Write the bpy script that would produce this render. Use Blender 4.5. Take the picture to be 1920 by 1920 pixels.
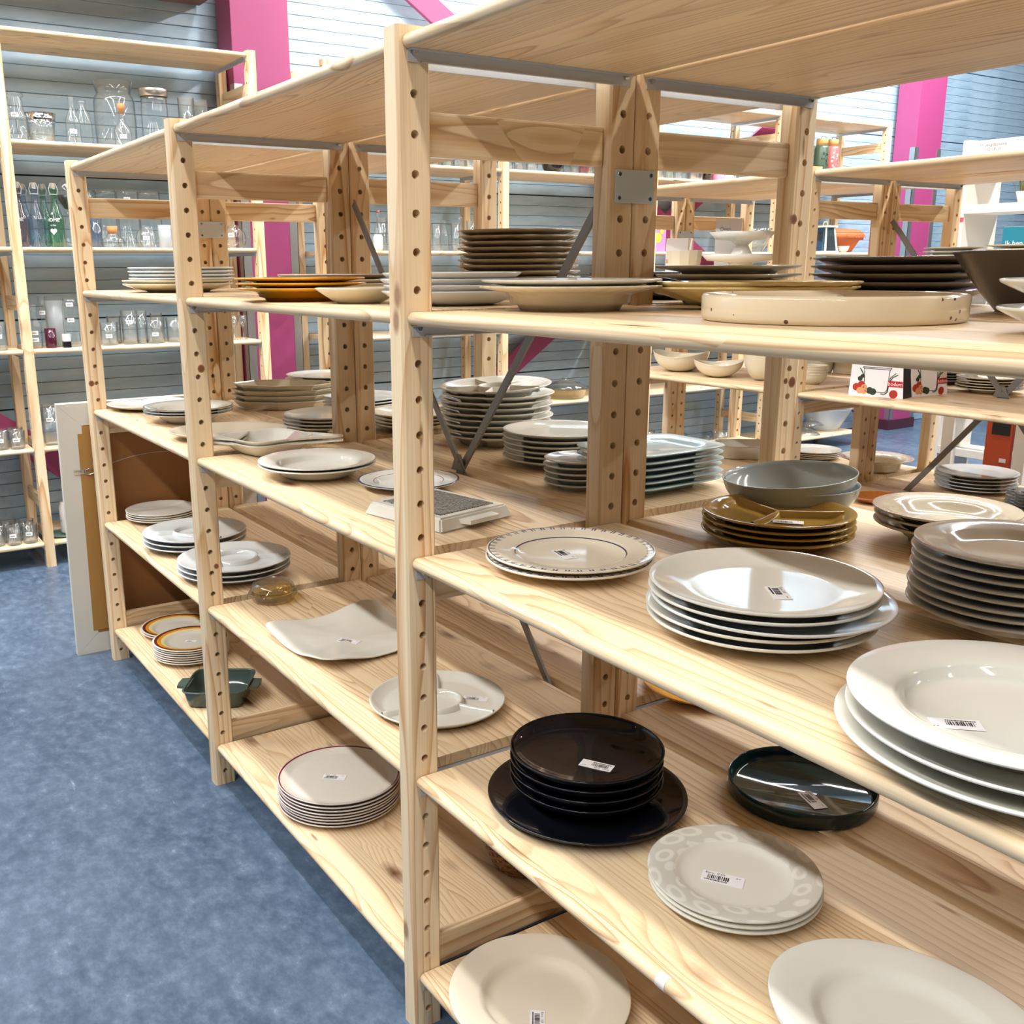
import bpy, bmesh, math, random
from math import sin, cos, pi, radians as rad
from mathutils import Vector, Matrix

for o in list(bpy.data.objects):
    bpy.data.objects.remove(o)
SC = bpy.context.scene
COL = SC.collection
random.seed(7)

# ---------------------------------------------------------------- camera
cd = bpy.data.cameras.new('camera'); cam = bpy.data.objects.new('camera', cd); COL.objects.link(cam)
RT = [[0.536923, 0.843609, -0.006093], [0.203812, -0.13672, -0.969416], [-0.818642, 0.51926, -0.245346]]
CP = (1.5653, -0.9085, 1.5543)
F_PX, CX_PX, CY_PX = 1891.33, 861.71, 980.12
m = Matrix.Identity(4)
for i in range(3):
    m[i][0] = RT[0][i]; m[i][1] = -RT[1][i]; m[i][2] = -RT[2][i]; m[i][3] = CP[i]
cam.matrix_world = m
cd.sensor_width = 36.0; cd.sensor_fit = 'HORIZONTAL'; cd.lens = F_PX/1920*36
cd.shift_x = (960-CX_PX)/1920; cd.shift_y = (CY_PX-960)/1920
cd.clip_start = 0.02; cd.clip_end = 60
SC.camera = cam

# ---------------------------------------------------------------- light, exposure
SC.view_settings.view_transform = 'Standard'
SC.view_settings.look = 'None'
SC.view_settings.gamma = 1.0
SC.view_settings.use_curve_mapping = False
SC.view_settings.exposure = 0.08
w = bpy.data.worlds.new('hall_light'); SC.world = w; w.use_nodes = True
w.node_tree.nodes['Background'].inputs[0].default_value = (0.86, 0.93, 1.0, 1)
w.node_tree.nodes['Background'].inputs[1].default_value = 0.05
SC.cycles.transparent_max_bounces = 48
SC.cycles.max_bounces = 10; SC.cycles.diffuse_bounces = 4; SC.cycles.glossy_bounces = 4
def tube(p, length, watts, rx=0., ry=0., rz=0., col=(1.0, 0.975, 0.94), width=0.16):
    """a run of fluorescent battens under the ceiling"""
    l = bpy.data.lights.new('ceiling_tube', 'AREA'); l.shape = 'RECTANGLE'
    l.size = length; l.size_y = width; l.energy = watts; l.color = col
    o = bpy.data.objects.new('ceiling_tube', l); COL.objects.link(o)
    o.location = p; o.rotation_euler = (rx, ry, rz)
# runs above the aisles, parallel to the shelving
for ty, tw in ((-2.75, 330), (-0.60, 185), (1.75, 140), (3.95, 300), (6.2, 420)):
    tube((0, ty, 4.25), 8.4, tw)
# wash lights added to brighten the clad wall, tipped towards it
for yc, wt in ((-1.2, 170), (2.8, 44), (7.0, 165)):
    l = bpy.data.lights.new('added_wall_wash', 'AREA'); l.shape = 'RECTANGLE'; l.size = .16; l.size_y = 3.6; l.energy = wt; l.color = (.93, .97, 1.0)
    o = bpy.data.objects.new('added_wall_wash', l); COL.objects.link(o); o.location = (-2.9, yc, 4.3); o.rotation_euler = (0, rad(40), 0)
# ---------------------------------------------------------------- materials
def newmat(name):
    m = bpy.data.materials.new(name); m.use_nodes = True
    nt = m.node_tree; return m, nt, nt.nodes['Principled BSDF']
def srgb(*c):
    return tuple(((x/255)/12.92 if x/255 <= .04045 else ((x/255+.055)/1.055)**2.4) for x in c)+(1,)
MATS = {}
def plain(name, col, rough=.5, metal=0., spec=.5, coat=0.):
    if name in MATS: return MATS[name]
    m, nt, b = newmat(name)
    b.inputs['Base Color'].default_value = col if len(col) == 4 else tuple(col)+(1,)
    b.inputs['Roughness'].default_value = rough; b.inputs['Metallic'].default_value = metal
    b.inputs['Specular IOR Level'].default_value = spec
    if coat: b.inputs['Coat Weight'].default_value = coat; b.inputs['Coat Roughness'].default_value = .04
    MATS[name] = m; return m
class NB:
    """small node builder"""
    def __init__(s, nt): s.nt = nt
    def n(s, t, **k):
        n = s.nt.nodes.new(t)
        for a, v in k.items(): setattr(n, a, v)
        return n
    def l(s, a, b): s.nt.links.new(a, b)
    def math(s, op, a, b=None, clamp=False):
        n = s.n('ShaderNodeMath', operation=op); n.use_clamp = clamp
        for i, v in enumerate((a, b)):
            if v is None: continue
            if isinstance(v, (int, float)): n.inputs[i].default_value = v
            else: s.l(v, n.inputs[i])
        return n.outputs[0]
    def vmul(s, v, k):
        n = s.n('ShaderNodeVectorMath', operation='MULTIPLY'); s.l(v, n.inputs[0]); n.inputs[1].default_value = k
        return n.outputs[0]
    def vadd(s, a, b):
        n = s.n('ShaderNodeVectorMath', operation='ADD'); s.l(a, n.inputs[0]); s.l(b, n.inputs[1]); return n.outputs[0]
    def noise(s, v, scale=1., detail=2., rough=.5):
        n = s.n('ShaderNodeTexNoise'); s.l(v, n.inputs['Vector'])
        n.inputs['Scale'].default_value = scale; n.inputs['Detail'].default_value = detail
        n.inputs['Roughness'].default_value = rough; return n.outputs[0]
    def ramp(s, f, stops, interp='LINEAR'):
        n = s.n('ShaderNodeValToRGB'); cr = n.color_ramp; cr.interpolation = interp
        while len(cr.elements) < len(stops): cr.elements.new(.5)
        for e, (p, c) in zip(cr.elements, stops):
            e.position = p; e.color = c if len(c) == 4 else tuple(c)+(1,)
        s.l(f, n.inputs[0]); return n.outputs[0]
    def mix(s, f, a, b, mode='MIX'):
        n = s.n('ShaderNodeMix', data_type='RGBA', blend_type=mode)
        if isinstance(f, (int, float)): n.inputs[0].default_value = f
        else: s.l(f, n.inputs[0])
        for i, v in ((6, a), (7, b)):
            if isinstance(v, tuple): n.inputs[i].default_value = v
            else: s.l(v, n.inputs[i])
        return n.outputs[2]
def wood(name, axis, lamella=.0, light=srgb(234, 212, 178), mid=srgb(222, 191, 149), dark=srgb(176, 130, 86), cross=1., rings=13., knots=.55, lines=52., streaks=.8, ringmix=.66):
    """pine: contour rings stretched along the grain, fibres and knots, in object space"""
    m, nt, b = newmat(name); q = NB(nt)
    tc = q.n('ShaderNodeTexCoord'); oi = q.n('ShaderNodeObjectInfo')
    sep = q.n('ShaderNodeSeparateXYZ'); q.l(tc.outputs['Object'], sep.inputs[0])
    X, Y, Z = sep.outputs
    if axis == 'X': g, u, v = X, Y, Z
    elif axis == 'Y': g, u, v = Y, X, Z
    else: g, u, v = Z, Y, X
    rnd = oi.outputs['Random']
    g = q.math('ADD', g, q.math('MULTIPLY', rnd, 37.))
    u0 = u
    if lamella:
        li = q.math('FLOOR', q.math('DIVIDE', u, lamella))
        wn = q.n('ShaderNodeTexWhiteNoise', noise_dimensions='2D')
        cc = q.n('ShaderNodeCombineXYZ'); q.l(li, cc.inputs[0]); q.l(rnd, cc.inputs[1]); q.l(cc.outputs[0], wn.inputs['Vector'])
        lr = wn.outputs['Value']
        g = q.math('ADD', g, q.math('MULTIPLY', lr, 9.))
        u = q.math('ADD', u, q.math('MULTIPLY', lr, 3.))
    else:
        lr = rnd
        u = q.math('ADD', u, q.math('MULTIPLY', rnd, 5.))
    c = q.n('ShaderNodeCombineXYZ'); q.l(g, c.inputs[0]); q.l(u, c.inputs[1]); q.l(v, c.inputs[2]); P = c.outputs[0]
    # knots
    vor = q.n('ShaderNodeTexVoronoi'); vor.inputs['Scale'].default_value = 1.
    q.l(q.vmul(P, (3.2, 7.5*cross, 4.)), vor.inputs['Vector'])
    wn2 = q.n('ShaderNodeSeparateColor'); q.l(vor.outputs['Color'], wn2.inputs[0])
    has = q.math('GREATER_THAN', wn2.outputs[0], knots)
    kd = vor.outputs['Distance']
    swirl = q.math('MULTIPLY', q.math('MULTIPLY', q.math('SUBTRACT', .55, kd, True), has), 1.3)
    n1 = q.noise(q.vmul(P, (.75, 8*cross, 8*cross)), 1., 1.5, .45)
    f = q.math('ADD', q.math('MULTIPLY', n1, rings), q.math('MULTIPLY', u, lines))
    f = q.math('ADD', f, q.math('MULTIPLY', swirl, 3.2))
    fr = q.math('FRACT', f)
    ringc = q.ramp(fr, [(0., light), (.38, light), (.7, mid), (.92, dark), (1., light)])
    fine = q.noise(q.vmul(P, (4., 260., 260.)), 1., 2., .6)
    big = q.noise(q.vmul(P, (.8, 3., 3.)), 1., 2., .5)
    fade = q.math('ADD', ringmix*.25, q.math('MULTIPLY', q.ramp(big, [(.3, (0, 0, 0)), (.65, (1, 1, 1))]), ringmix))
    base = q.mix(fade, light, ringc)
    base = q.mix(.5, base, q.ramp(fine, [(.25, (.78, .74, .68, 1)), (.6, (1, 1, 1, 1)), (.8, (1.06, 1.05, 1.02, 1))]), 'MULTIPLY')
    tint = q.ramp(lr, [(0., (.9, .87, .82, 1)), (.5, (1., .985, .96, 1)), (1., (1.05, 1.03, 1.0, 1))])
    base = q.mix(1., base, tint, 'MULTIPLY')
    kedge = q.noise(q.vmul(P, (60., 60., 60.)), 1., 1., .5)
    kk = q.math('ADD', kd, q.math('MULTIPLY', q.math('SUBTRACT', kedge, .5), .05))
    kmask = q.math('MULTIPLY', q.ramp(kk, [(.05, (1, 1, 1)), (.11, (.55, .55, .55)), (.2, (0, 0, 0))]), has)
    base = q.mix(kmask, base, srgb(112, 66, 36))
    vs_ = q.n('ShaderNodeTexVoronoi'); vs_.inputs['Scale'].default_value = 1.; q.l(q.vmul(P, (4.6, 26., 9.)), vs_.inputs['Vector'])
    sc_ = q.n('ShaderNodeSeparateColor'); q.l(vs_.outputs['Color'], sc_.inputs[0])
    st = q.math('MULTIPLY', q.ramp(vs_.outputs['Distance'], [(.06, (1, 1, 1)), (.13, (0, 0, 0))]), q.math('GREATER_THAN', sc_.outputs[1], streaks))
    base = q.mix(q.math('MULTIPLY', st, .75), base, srgb(140, 92, 54))
    if lamella:
        fu = q.math('FRACT', q.math('DIVIDE', u0, lamella))
        seam = q.math('LESS_THAN', q.math('ABSOLUTE', q.math('SUBTRACT', fu, .5)), .492)
        base = q.mix(q.math('MULTIPLY', q.math('SUBTRACT', 1., seam), .45), base, srgb(150, 108, 66))
    q.l(base, b.inputs['Base Color'])
    b.inputs['Roughness'].default_value = .42; b.inputs['Specular IOR Level'].default_value = .35
    bp = q.n('ShaderNodeBump'); bp.inputs['Strength'].default_value = .12; bp.inputs['Distance'].default_value = .002
    q.l(fine, bp.inputs['Height']); q.l(bp.outputs[0], b.inputs['Normal'])
    MATS[name] = m; return m
WX = wood('pine_board', 'X', lamella=.092)
WZ = wood('pine_post', 'Z', dark=srgb(192, 138, 82), cross=1.25, knots=.8, rings=7., lines=24., ringmix=.85)
WY = wood('pine_rail', 'Y', cross=1.1, knots=.85, lines=44., ringmix=.7, mid=srgb(214, 176, 126))
STEEL = plain('galvanised_steel', srgb(196, 201, 206), .36, .3)
BRACE = plain('grey_brace_steel', srgb(132, 129, 124), .42, .2)
ZINC = plain('zinc_plate', srgb(206, 216, 224), .32, .2)
CHROME = plain('chrome', srgb(205, 205, 205), .12, 1.)
LABEL = plain('label_paper', srgb(238, 236, 238), .6)
INK = plain('black_ink', srgb(18, 18, 22), .6)
def ceramic(name, rgb, rough=.08, spec=.5, speck=None):
    if name in MATS: return MATS[name]
    m, nt, b = newmat(name); q = NB(nt)
    tc = q.n('ShaderNodeTexCoord')
    n = q.noise(tc.outputs['Object'], 9., 2., .5)
    c0 = srgb(*rgb); base = q.mix(n, tuple(x*.96 for x in c0[:3])+(1,), c0)
    if speck:
        v = q.n('ShaderNodeTexVoronoi'); v.inputs['Scale'].default_value = 55.; q.l(tc.outputs['Object'], v.inputs['Vector'])
        sc = q.n('ShaderNodeSeparateColor'); q.l(v.outputs['Color'], sc.inputs[0])
        k = q.math('MULTIPLY', q.math('LESS_THAN', v.outputs['Distance'], .17), q.math('GREATER_THAN', sc.outputs[0], .55))
        base = q.mix(k, base, srgb(*speck))
    q.l(base, b.inputs['Base Color'])
    b.inputs['Roughness'].default_value = rough; b.inputs['Specular IOR Level'].default_value = spec
    MATS[name] = m; return m
def radial(name, stops, R, rough=.08, motif=None, under=None):
    """glaze with printed rings: stops are (radius fraction, rgb)"""
    m, nt, b = newmat(name); q = NB(nt)
    tc = q.n('ShaderNodeTexCoord'); sep = q.n('ShaderNodeSeparateXYZ'); q.l(tc.outputs['Object'], sep.inputs[0])
    x, y, z = sep.outputs
    r = q.math('DIVIDE', q.math('SQRT', q.math('ADD', q.math('MULTIPLY', x, x), q.math('MULTIPLY', y, y))), R)
    col = q.ramp(r, [(p, srgb(*c)) for p, c in stops], 'CONSTANT')
    th = q.math('ARCTAN2', y, x)
    if motif == 'sprigs':
        s = q.math('SINE', q.math('MULTIPLY', th, 44.)); s2 = q.math('SINE', q.math('MULTIPLY', th, 132.))
        band = q.math('MULTIPLY', q.math('GREATER_THAN', r, .905), q.math('LESS_THAN', r, .975))
        a = q.math('MULTIPLY', q.math('GREATER_THAN', s, .3), q.math('GREATER_THAN', q.math('ADD', s2, q.math('MULTIPLY', q.math('SUBTRACT', r, .93), 18.)), -.1))
        col = q.mix(q.math('MULTIPLY', band, a), col, srgb(36, 44, 92))
    if motif == 'ovals':
        cc = q.n('ShaderNodeCombineXYZ'); q.l(q.math('MULTIPLY', th, 2.55), cc.inputs[0]); q.l(q.math('MULTIPLY', r, 6.4), cc.inputs[1])
        rot = q.n('ShaderNodeVectorRotate'); rot.inputs['Angle'].default_value = .45; q.l(cc.outputs[0], rot.inputs['Vector'])
        v = q.n('ShaderNodeTexVoronoi'); v.inputs['Scale'].default_value = .95; v.inputs['Randomness'].default_value = .35
        q.l(q.vmul(rot.outputs[0], (1., .62, 1.)), v.inputs['Vector'])
        ring = q.ramp(v.outputs['Distance'], [(.2, (0, 0, 0)), (.26, (1, 1, 1)), (.38, (1, 1, 1)), (.44, (0, 0, 0))])
        band = q.math('GREATER_THAN', r, .68)
        col = q.mix(q.math('MULTIPLY', q.math('MULTIPLY', band, ring), .6), col, srgb(238, 236, 228))
    geo = q.n('ShaderNodeTexCoord'); sn = q.n('ShaderNodeSeparateXYZ'); q.l(geo.outputs['Normal'], sn.inputs[0])
    col = q.mix(q.math('LESS_THAN', sn.outputs[2], .05), col, under or srgb(*stops[0][1]))
    q.l(col, b.inputs['Base Color']); b.inputs['Roughness'].default_value = rough
    MATS[name] = m; return m
def glass(name, rgb=(250, 252, 252), edge=(112, 132, 144), rough=.04, haze=.035):
    """thin-walled glass: transmission falls and reflection rises towards grazing angles"""
    if name in MATS: return MATS[name]
    m, nt, b = newmat(name); q = NB(nt); nt.nodes.remove(b)
    out = nt.nodes['Material Output']
    lw = q.n('ShaderNodeLayerWeight'); lw.inputs['Blend'].default_value = .5
    tr = q.n('ShaderNodeBsdfTransparent')
    q.l(q.ramp(lw.outputs['Facing'], [(0., srgb(*rgb)), (.55, srgb(*rgb)), (.97, srgb(*edge))]), tr.inputs[0])
    gl = q.n('ShaderNodeBsdfGlossy'); gl.inputs['Roughness'].default_value = rough
    fr = q.math('ADD', .06, q.math('MULTIPLY', q.math('POWER', lw.outputs['Facing'], 3.), .85), True)
    mx = q.n('ShaderNodeMixShader')
    q.l(fr, mx.inputs[0]); q.l(tr.outputs[0], mx.inputs[1]); q.l(gl.outputs[0], mx.inputs[2])
    last = mx
    if haze:  # white diffuse: frosting, and in clear glass a stand-in for refracted light
        df = q.n('ShaderNodeBsdfDiffuse'); df.inputs[0].default_value = srgb(225, 230, 232)
        m2 = q.n('ShaderNodeMixShader'); m2.inputs[0].default_value = haze
        q.l(mx.outputs[0], m2.inputs[1]); q.l(df.outputs[0], m2.inputs[2]); last = m2
    q.l(last.outputs[0], out.inputs[0]); MATS[name] = m; return m
G_CLEAR = glass('clear_glass')
G_BLUE = glass('blue_glass', (214, 226, 240), (70, 100, 136))
G_GREEN = glass('green_glass', (150, 214, 180), (30, 110, 76))
G_TEAL = glass('aqua_glass', (190, 224, 214), (60, 124, 110))
G_PURPLE = glass('plum_glass', (204, 188, 194), (90, 70, 80))
G_AMBER = glass('straw_glass', (244, 236, 206), (176, 158, 110))
G_FROST = glass('frosted_glass', (240, 244, 246), (200, 208, 212), .3, .3)
G_BLACK = plain('black_glass', srgb(14, 16, 26), .06)

# ---------------------------------------------------------------- mesh helpers
def tag(o, label=None, cat=None, group=None, kind=None):
    if label: o['label'] = label
    if cat: o['category'] = cat
    if group: o['group'] = group
    if kind: o['kind'] = kind
    return o
def link(name, me, parent=None, loc=None, rz=None):
    o = bpy.data.objects.new(name, me); COL.objects.link(o)
    if parent is not None: o.parent = parent
    if loc is not None: o.location = loc
    if rz is not None: o.rotation_euler = (0, 0, rz)
    return o
def thing(name, label, cat, loc=(0, 0, 0), rz=0, group=None):
    o = bpy.data.objects.new(name, None); COL.objects.link(o); o.empty_display_size = .05
    o.location = loc; o.rotation_euler = (0, 0, rz)
    return tag(o, label, cat, group)
class MB:
    def __init__(s): s.v = []; s.f = []; s.mi = []; s.sm = []
    def add(s, vs, fs, mi=0, smooth=False):
        o = len(s.v); s.v += [tuple(p) for p in vs]
        for f in fs: s.f.append(tuple(i+o for i in f)); s.mi.append(mi); s.sm.append(smooth)
    def box(s, x0, y0, z0, x1, y1, z1, mi=0, c=0.):
        if c <= 0:
            vs = [(x, y, z) for x in (x0, x1) for y in (y0, y1) for z in (z0, z1)]
            s.add(vs, [(0, 1, 3, 2), (4, 6, 7, 5), (0, 4, 5, 1), (2, 3, 7, 6), (0, 2, 6, 4), (1, 5, 7, 3)], mi); return
        # chamfered box
        bm = bmesh.new(); bmesh.ops.create_cube(bm, size=1)
        for v in bm.verts: v.co = Vector(((x0+x1)/2+v.co.x*(x1-x0), (y0+y1)/2+v.co.y*(y1-y0), (z0+z1)/2+v.co.z*(z1-z0)))
        bmesh.ops.bevel(bm, geom=bm.edges[:], offset=c, segments=2, profile=.6, affect='EDGES')
        bm.verts.index_update(); s.add([v.co[:] for v in bm.verts], [[v.index for v in f.verts] for f in bm.faces], mi); bm.free()
    def prism(s, poly, z0, z1, mi=0, mat=None):
        n = len(poly); vs = [(x, y, z0) for x, y in poly]+[(x, y, z1) for x, y in poly]
        if mat is not None: vs = [tuple(mat @ Vector(v)) for v in vs]
        s.add(vs, [tuple(range(n))[::-1], tuple(range(n, 2*n))]+[(i, (i+1) % n, n+(i+1) % n, n+i) for i in range(n)], mi)
    def cyl(s, p0, p1, r0, r1=None, n=12, mi=0, caps=True):
        r1 = r0 if r1 is None else r1; p0 = Vector(p0); p1 = Vector(p1); d = (p1-p0).normalized()
        a = d.orthogonal().normalized(); b = d.cross(a)
        vs = [p0+(a*cos(2*pi*i/n)+b*sin(2*pi*i/n))*r0 for i in range(n)]+[p1+(a*cos(2*pi*i/n)+b*sin(2*pi*i/n))*r1 for i in range(n)]
        s.add(vs, [(i, (i+1) % n, n+(i+1) % n, n+i) for i in range(n)], mi, True)
        if caps: s.add(vs, [tuple(range(n))[::-1], tuple(range(n, 2*n))], mi)
    def tube(s, pts, r, n=6, mi=0):
        for a, b in zip(pts, pts[1:]): s.cyl(a, b, r, r, n, mi)
    def mesh(s, name, mats, fix=True):
        me = bpy.data.meshes.new(name); me.from_pydata(s.v, [], s.f)
        for m in mats: me.materials.append(m)
        me.polygons.foreach_set('material_index', s.mi); me.polygons.foreach_set('use_smooth', s.sm)
        if fix:
            bm = bmesh.new(); bm.from_mesh(me); bmesh.ops.recalc_face_normals(bm, faces=bm.faces); bm.to_mesh(me); bm.free()
        me.update(); return me
    def obj(s, name, mats, parent=None, loc=None, rz=None):
        return link(name, s.mesh(name, mats if isinstance(mats, (list, tuple)) else [mats]), parent, loc, rz)
def lathe(name, prof, mat, n=56, rad=None, zf=None, sharp=False):
    """surface of revolution of prof [(r,z)]; rad(theta, i) scales the radius, zf(theta, r) lifts"""
    vs = []; fs = []; rows = []
    RM = max(r for r, z in prof)
    for i, (r, z) in enumerate(prof):
        if r < 1e-6: rows.append([len(vs)]); vs.append((0, 0, z)); continue
        row = []
        for j in range(n):
            t = 2*pi*j/n; k = rad(t, r/RM) if rad else 1.
            if isinstance(k, tuple): x, y = r*k[0], r*k[1]
            else: x, y = r*k*cos(t), r*k*sin(t)
            row.append(len(vs)); vs.append((x, y, z+(zf(t, r/RM) if zf else 0)))
        rows.append(row)
    for a, b in zip(rows, rows[1:]):
        for j in range(n):
            k = (j+1) % n
            if len(a) == 1 and len(b) == 1: break
            if len(a) == 1: fs.append((a[0], b[j], b[k]))
            elif len(b) == 1: fs.append((a[j], b[0], a[k]))
            else: fs.append((a[j], b[j], b[k], a[k]))
    mb = MB(); mb.add(vs, fs, 0, not sharp)
    me = mb.mesh(name, mat if isinstance(mat, list) else [mat])
    return me
# plate profiles: from the centre of the top face out to the edge and back under to the centre
def prof(R, h, style='coupe', base=.6, t=.004, fl=.006):
    if style == 'coupe':
        top = [(0, fl), (base*R*.8, fl), (base*R, fl+.0008)]
        for k in range(1, 9):
            s = k/8; r = base*R+(R-base*R)*s; top.append((r, fl+(h-fl)*(s**1.6)))
    elif style == 'rim':
        a, c = base*1.04, base*1.2
        top = [(0, fl), (base*R*.9, fl), (a*R, fl+.0012), ((a+c)/2*R, fl+(h-fl)*.32), (c*R, fl+(h-fl)*.62), (c*R*1.05, fl+(h-fl)*.7), (.9*R, fl+(h-fl)*.9), (R, h)]
    elif style == 'soup':
        top = [(0, fl), (base*R*.8, fl), (base*R*1.05, fl+.002), (base*R*1.2, fl+(h-fl)*.2), (.68*R, fl+(h-fl)*.55), (.73*R, fl+(h-fl)*.72), (.78*R, fl+(h-fl)*.79), (R, h)]
    elif style == 'bowl':
        top = [(0, fl)]
        for k in range(1, 13):
            a = k/12*pi/2; top.append((R*(.25+.75*sin(a)) if k > 0 else 0, fl+(h-fl)*(1-cos(a))))
    elif style == 'cone':
        top = [(0, fl), (base*R*.85, fl), (base*R, fl+.002)]+[(base*R+(R-base*R)*k/6, fl+(h-fl)*((k/6)**1.15)) for k in range(1, 7)]
    elif style == 'tray':
        top = [(0, fl), (.9*R, fl), (.935*R, fl+.003), (.95*R, fl+.01), (.965*R, h-.003), (.975*R, h)]
    elif style == 'dish':
        top = [(0, fl), (base*R, fl), (base*R+.01, fl+.004), (R*.965, h-.004), (R*.975, h), (R, h)]
    if style == 'tray':
        edge = [(.985*R, h+.001), (R, h-.003)]
        under = [(R*.998, .008), (.985*R, .002), (.96*R, 0), (.5*R, 0), (0, .001)]
        return top+edge+under
    edge = [(R+t*.45, h-t*.15), (R+t*.5, h-t*.6), (R+t*.2, h-t)]
    under = []
    fr = base*R
    for r, z in reversed(top[:-1]):
        if r > fr*1.02: under.append((r, max(z-t*1.15, .0035)))
    under += [(fr*.99, .0), (fr*.93, .0), (fr*.9, .003), (0, .003)]
    return top+edge+under
def oct_rad(nn, soft=0.):
    def f(t, s):
        k = cos(pi/nn)/cos((t % (2*pi/nn))-pi/nn); return 1+(k-1)*(1-soft)
    return f
def sup(e, sx=1., sy=1.):
    def f(t, s):
        c, d = cos(t), sin(t); k = (abs(c)**e+abs(d)**e)**(-1/e); return (k*c*sx, k*d*sy)
    return f
def oval(sx, sy): return lambda t, s: (cos(t)*sx, sin(t)*sy)
def scallop(n, a): return lambda t, s: 1+a*cos(n*t)*max(0., (s-.5)*2)
def text_mesh(name, s, size, mat, wrap=None, align='CENTER', depth=.0):
    cu = bpy.data.curves.new(name, 'FONT'); cu.body = s; cu.size = size; cu.align_x = align; cu.align_y = 'CENTER'; cu.resolution_u = 2
    cu.extrude = depth
    o = bpy.data.objects.new(name, cu); COL.objects.link(o)
    bpy.context.view_layer.update()
    me = bpy.data.meshes.new_from_object(o.evaluated_get(bpy.context.evaluated_depsgraph_get()))
    bpy.data.objects.remove(o); me.name = name
    me.materials.clear(); me.materials.append(mat)
    if wrap:
        for v in me.vertices:
            a = v.co.x/wrap; v.co = Vector(((wrap+.0006)*sin(a), -(wrap+.0006)*cos(a), v.co.y))
    return me
TXT = {}
def tmesh(s, size, mat, wrap=None, align='CENTER'):
    k = (s, size, mat.name, wrap, align)
    if k not in TXT: TXT[k] = text_mesh('print', s, size, mat, wrap, align)
    return TXT[k]
# price label: paper with euro amount, barcode bars and a line of fine print
def label_mesh(seed, txt='Euro  0.50', w=.047, h=.021):
    rr = random.Random(seed); mb = MB()
    mb.box(-w/2, -h/2, 0, w/2, h/2, .0005)
    x = -w*.36
    while x < w*.14:
        b = rr.choice((.0005, .0009, .0014)); mb.box(x, -h*.2, .0005, x+b, h*.16, .0007, 1); x += b+rr.choice((.0005, .0008, .0012))
    x = -w*.42
    while x < w*.12:
        b = rr.choice((.0008, .0013, .0018)); mb.box(x, -h*.36, .0005, x+b, -h*.27, .0007, 1); x += b+.0005
    mb.box(w*.3, h*.26, .0005, w*.34, h*.31, .0007, 1); mb.box(w*.37, h*.27, .0005, w*.4, h*.31, .0007, 1)
    return mb.mesh('price_label', [LABEL, INK])
LABMESH = [label_mesh(s) for s in range(4)]
def price_label(parent, x, y, z, rz, k=0, s=1., tilt=(0, 0), txt='Euro  0.50'):
    o = link('price_label', LABMESH[k % 4], parent, (x, y, z)); o.rotation_euler = (tilt[0], tilt[1], rz); o.scale = (s, s, s)
    if txt:
        t = link('print', tmesh(txt, .0052, INK, align='LEFT'), o, (-.0205, .0068, .0007))
    return o
TAG1 = None
def glass_tag(parent, r, z, a, w=.034, h=.02):
    """small paper tag wrapped on a glass of radius r"""
    mb = MB(); n = 5; vs = []
    for i in range(n+1):
        t = a+(i/n-.5)*w/r
        vs += [((r+.0008)*cos(t), (r+.0008)*sin(t), z-h/2), ((r+.0008)*cos(t), (r+.0008)*sin(t), z+h/2)]
    mb.add(vs, [(2*i, 2*i+2, 2*i+3, 2*i+1) for i in range(n)], 0)
    for k in range(5):
        t0 = a+(-.35+k*.13)*w/r; t1 = t0+.07*w/r; R2 = r+.0012
        mb.add([(R2*cos(t0), R2*sin(t0), z-h*.2), (R2*cos(t1), R2*sin(t1), z-h*.2), (R2*cos(t1), R2*sin(t1), z+h*.15), (R2*cos(t0), R2*sin(t0), z+h*.15)], [(0, 1, 2, 3)], 1)
    return link('price_label', mb.mesh('price_label', [LABEL, INK], fix=False), parent)
# ---------------------------------------------------------------- the hall
def floor_mat():
    m, nt, b = newmat('blue_linoleum'); q = NB(nt); tc = q.n('ShaderNodeTexCoord'); P = tc.outputs['Object']
    n1 = q.noise(q.vmul(P, (15., 22., 15.)), 1., 6., .74); n2 = q.noise(q.vmul(P, (1.4, 3.2, 1.)), 1., 4., .6)
    n3 = q.noise(q.vmul(P, (34., 26., 30.)), 1., 3., .65)
    base = q.ramp(n1, [(.3, srgb(54, 71, 92)), (.48, srgb(76, 95, 118)), (.62, srgb(102, 120, 142)), (.76, srgb(156, 168, 180))])
    base = q.mix(.55, base, q.ramp(n3, [(.35, (.62, .66, .72, 1)), (.55, (1., 1., 1., 1)), (.72, (1.25, 1.22, 1.18, 1))]), 'MULTIPLY')
    base = q.mix(.35, base, q.ramp(n2, [(.3, srgb(48, 64, 86)), (.7, srgb(112, 128, 146))]))
    # pale scuffs
    n4 = q.noise(q.vmul(P, (2.2, 14., 5.)), 1., 5., .75)
    base = q.mix(q.math('MULTIPLY', q.ramp(n4, [(.66, (0, 0, 0)), (.76, (1, 1, 1))]), .5), base, srgb(176, 190, 206))
    q.l(base, b.inputs['Base Color']); q.l(q.ramp(n1, [(.3, (.28, .28, .28)), (.7, (.42, .42, .42))]), b.inputs['Roughness'])
    b.inputs['Specular IOR Level'].default_value = .4
    return m
fl = MB(); fl.box(-4.75, -5.2, -.08, 6.2, 10.5, 0)
tag(fl.obj('floor', floor_mat()), kind='structure')
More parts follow.
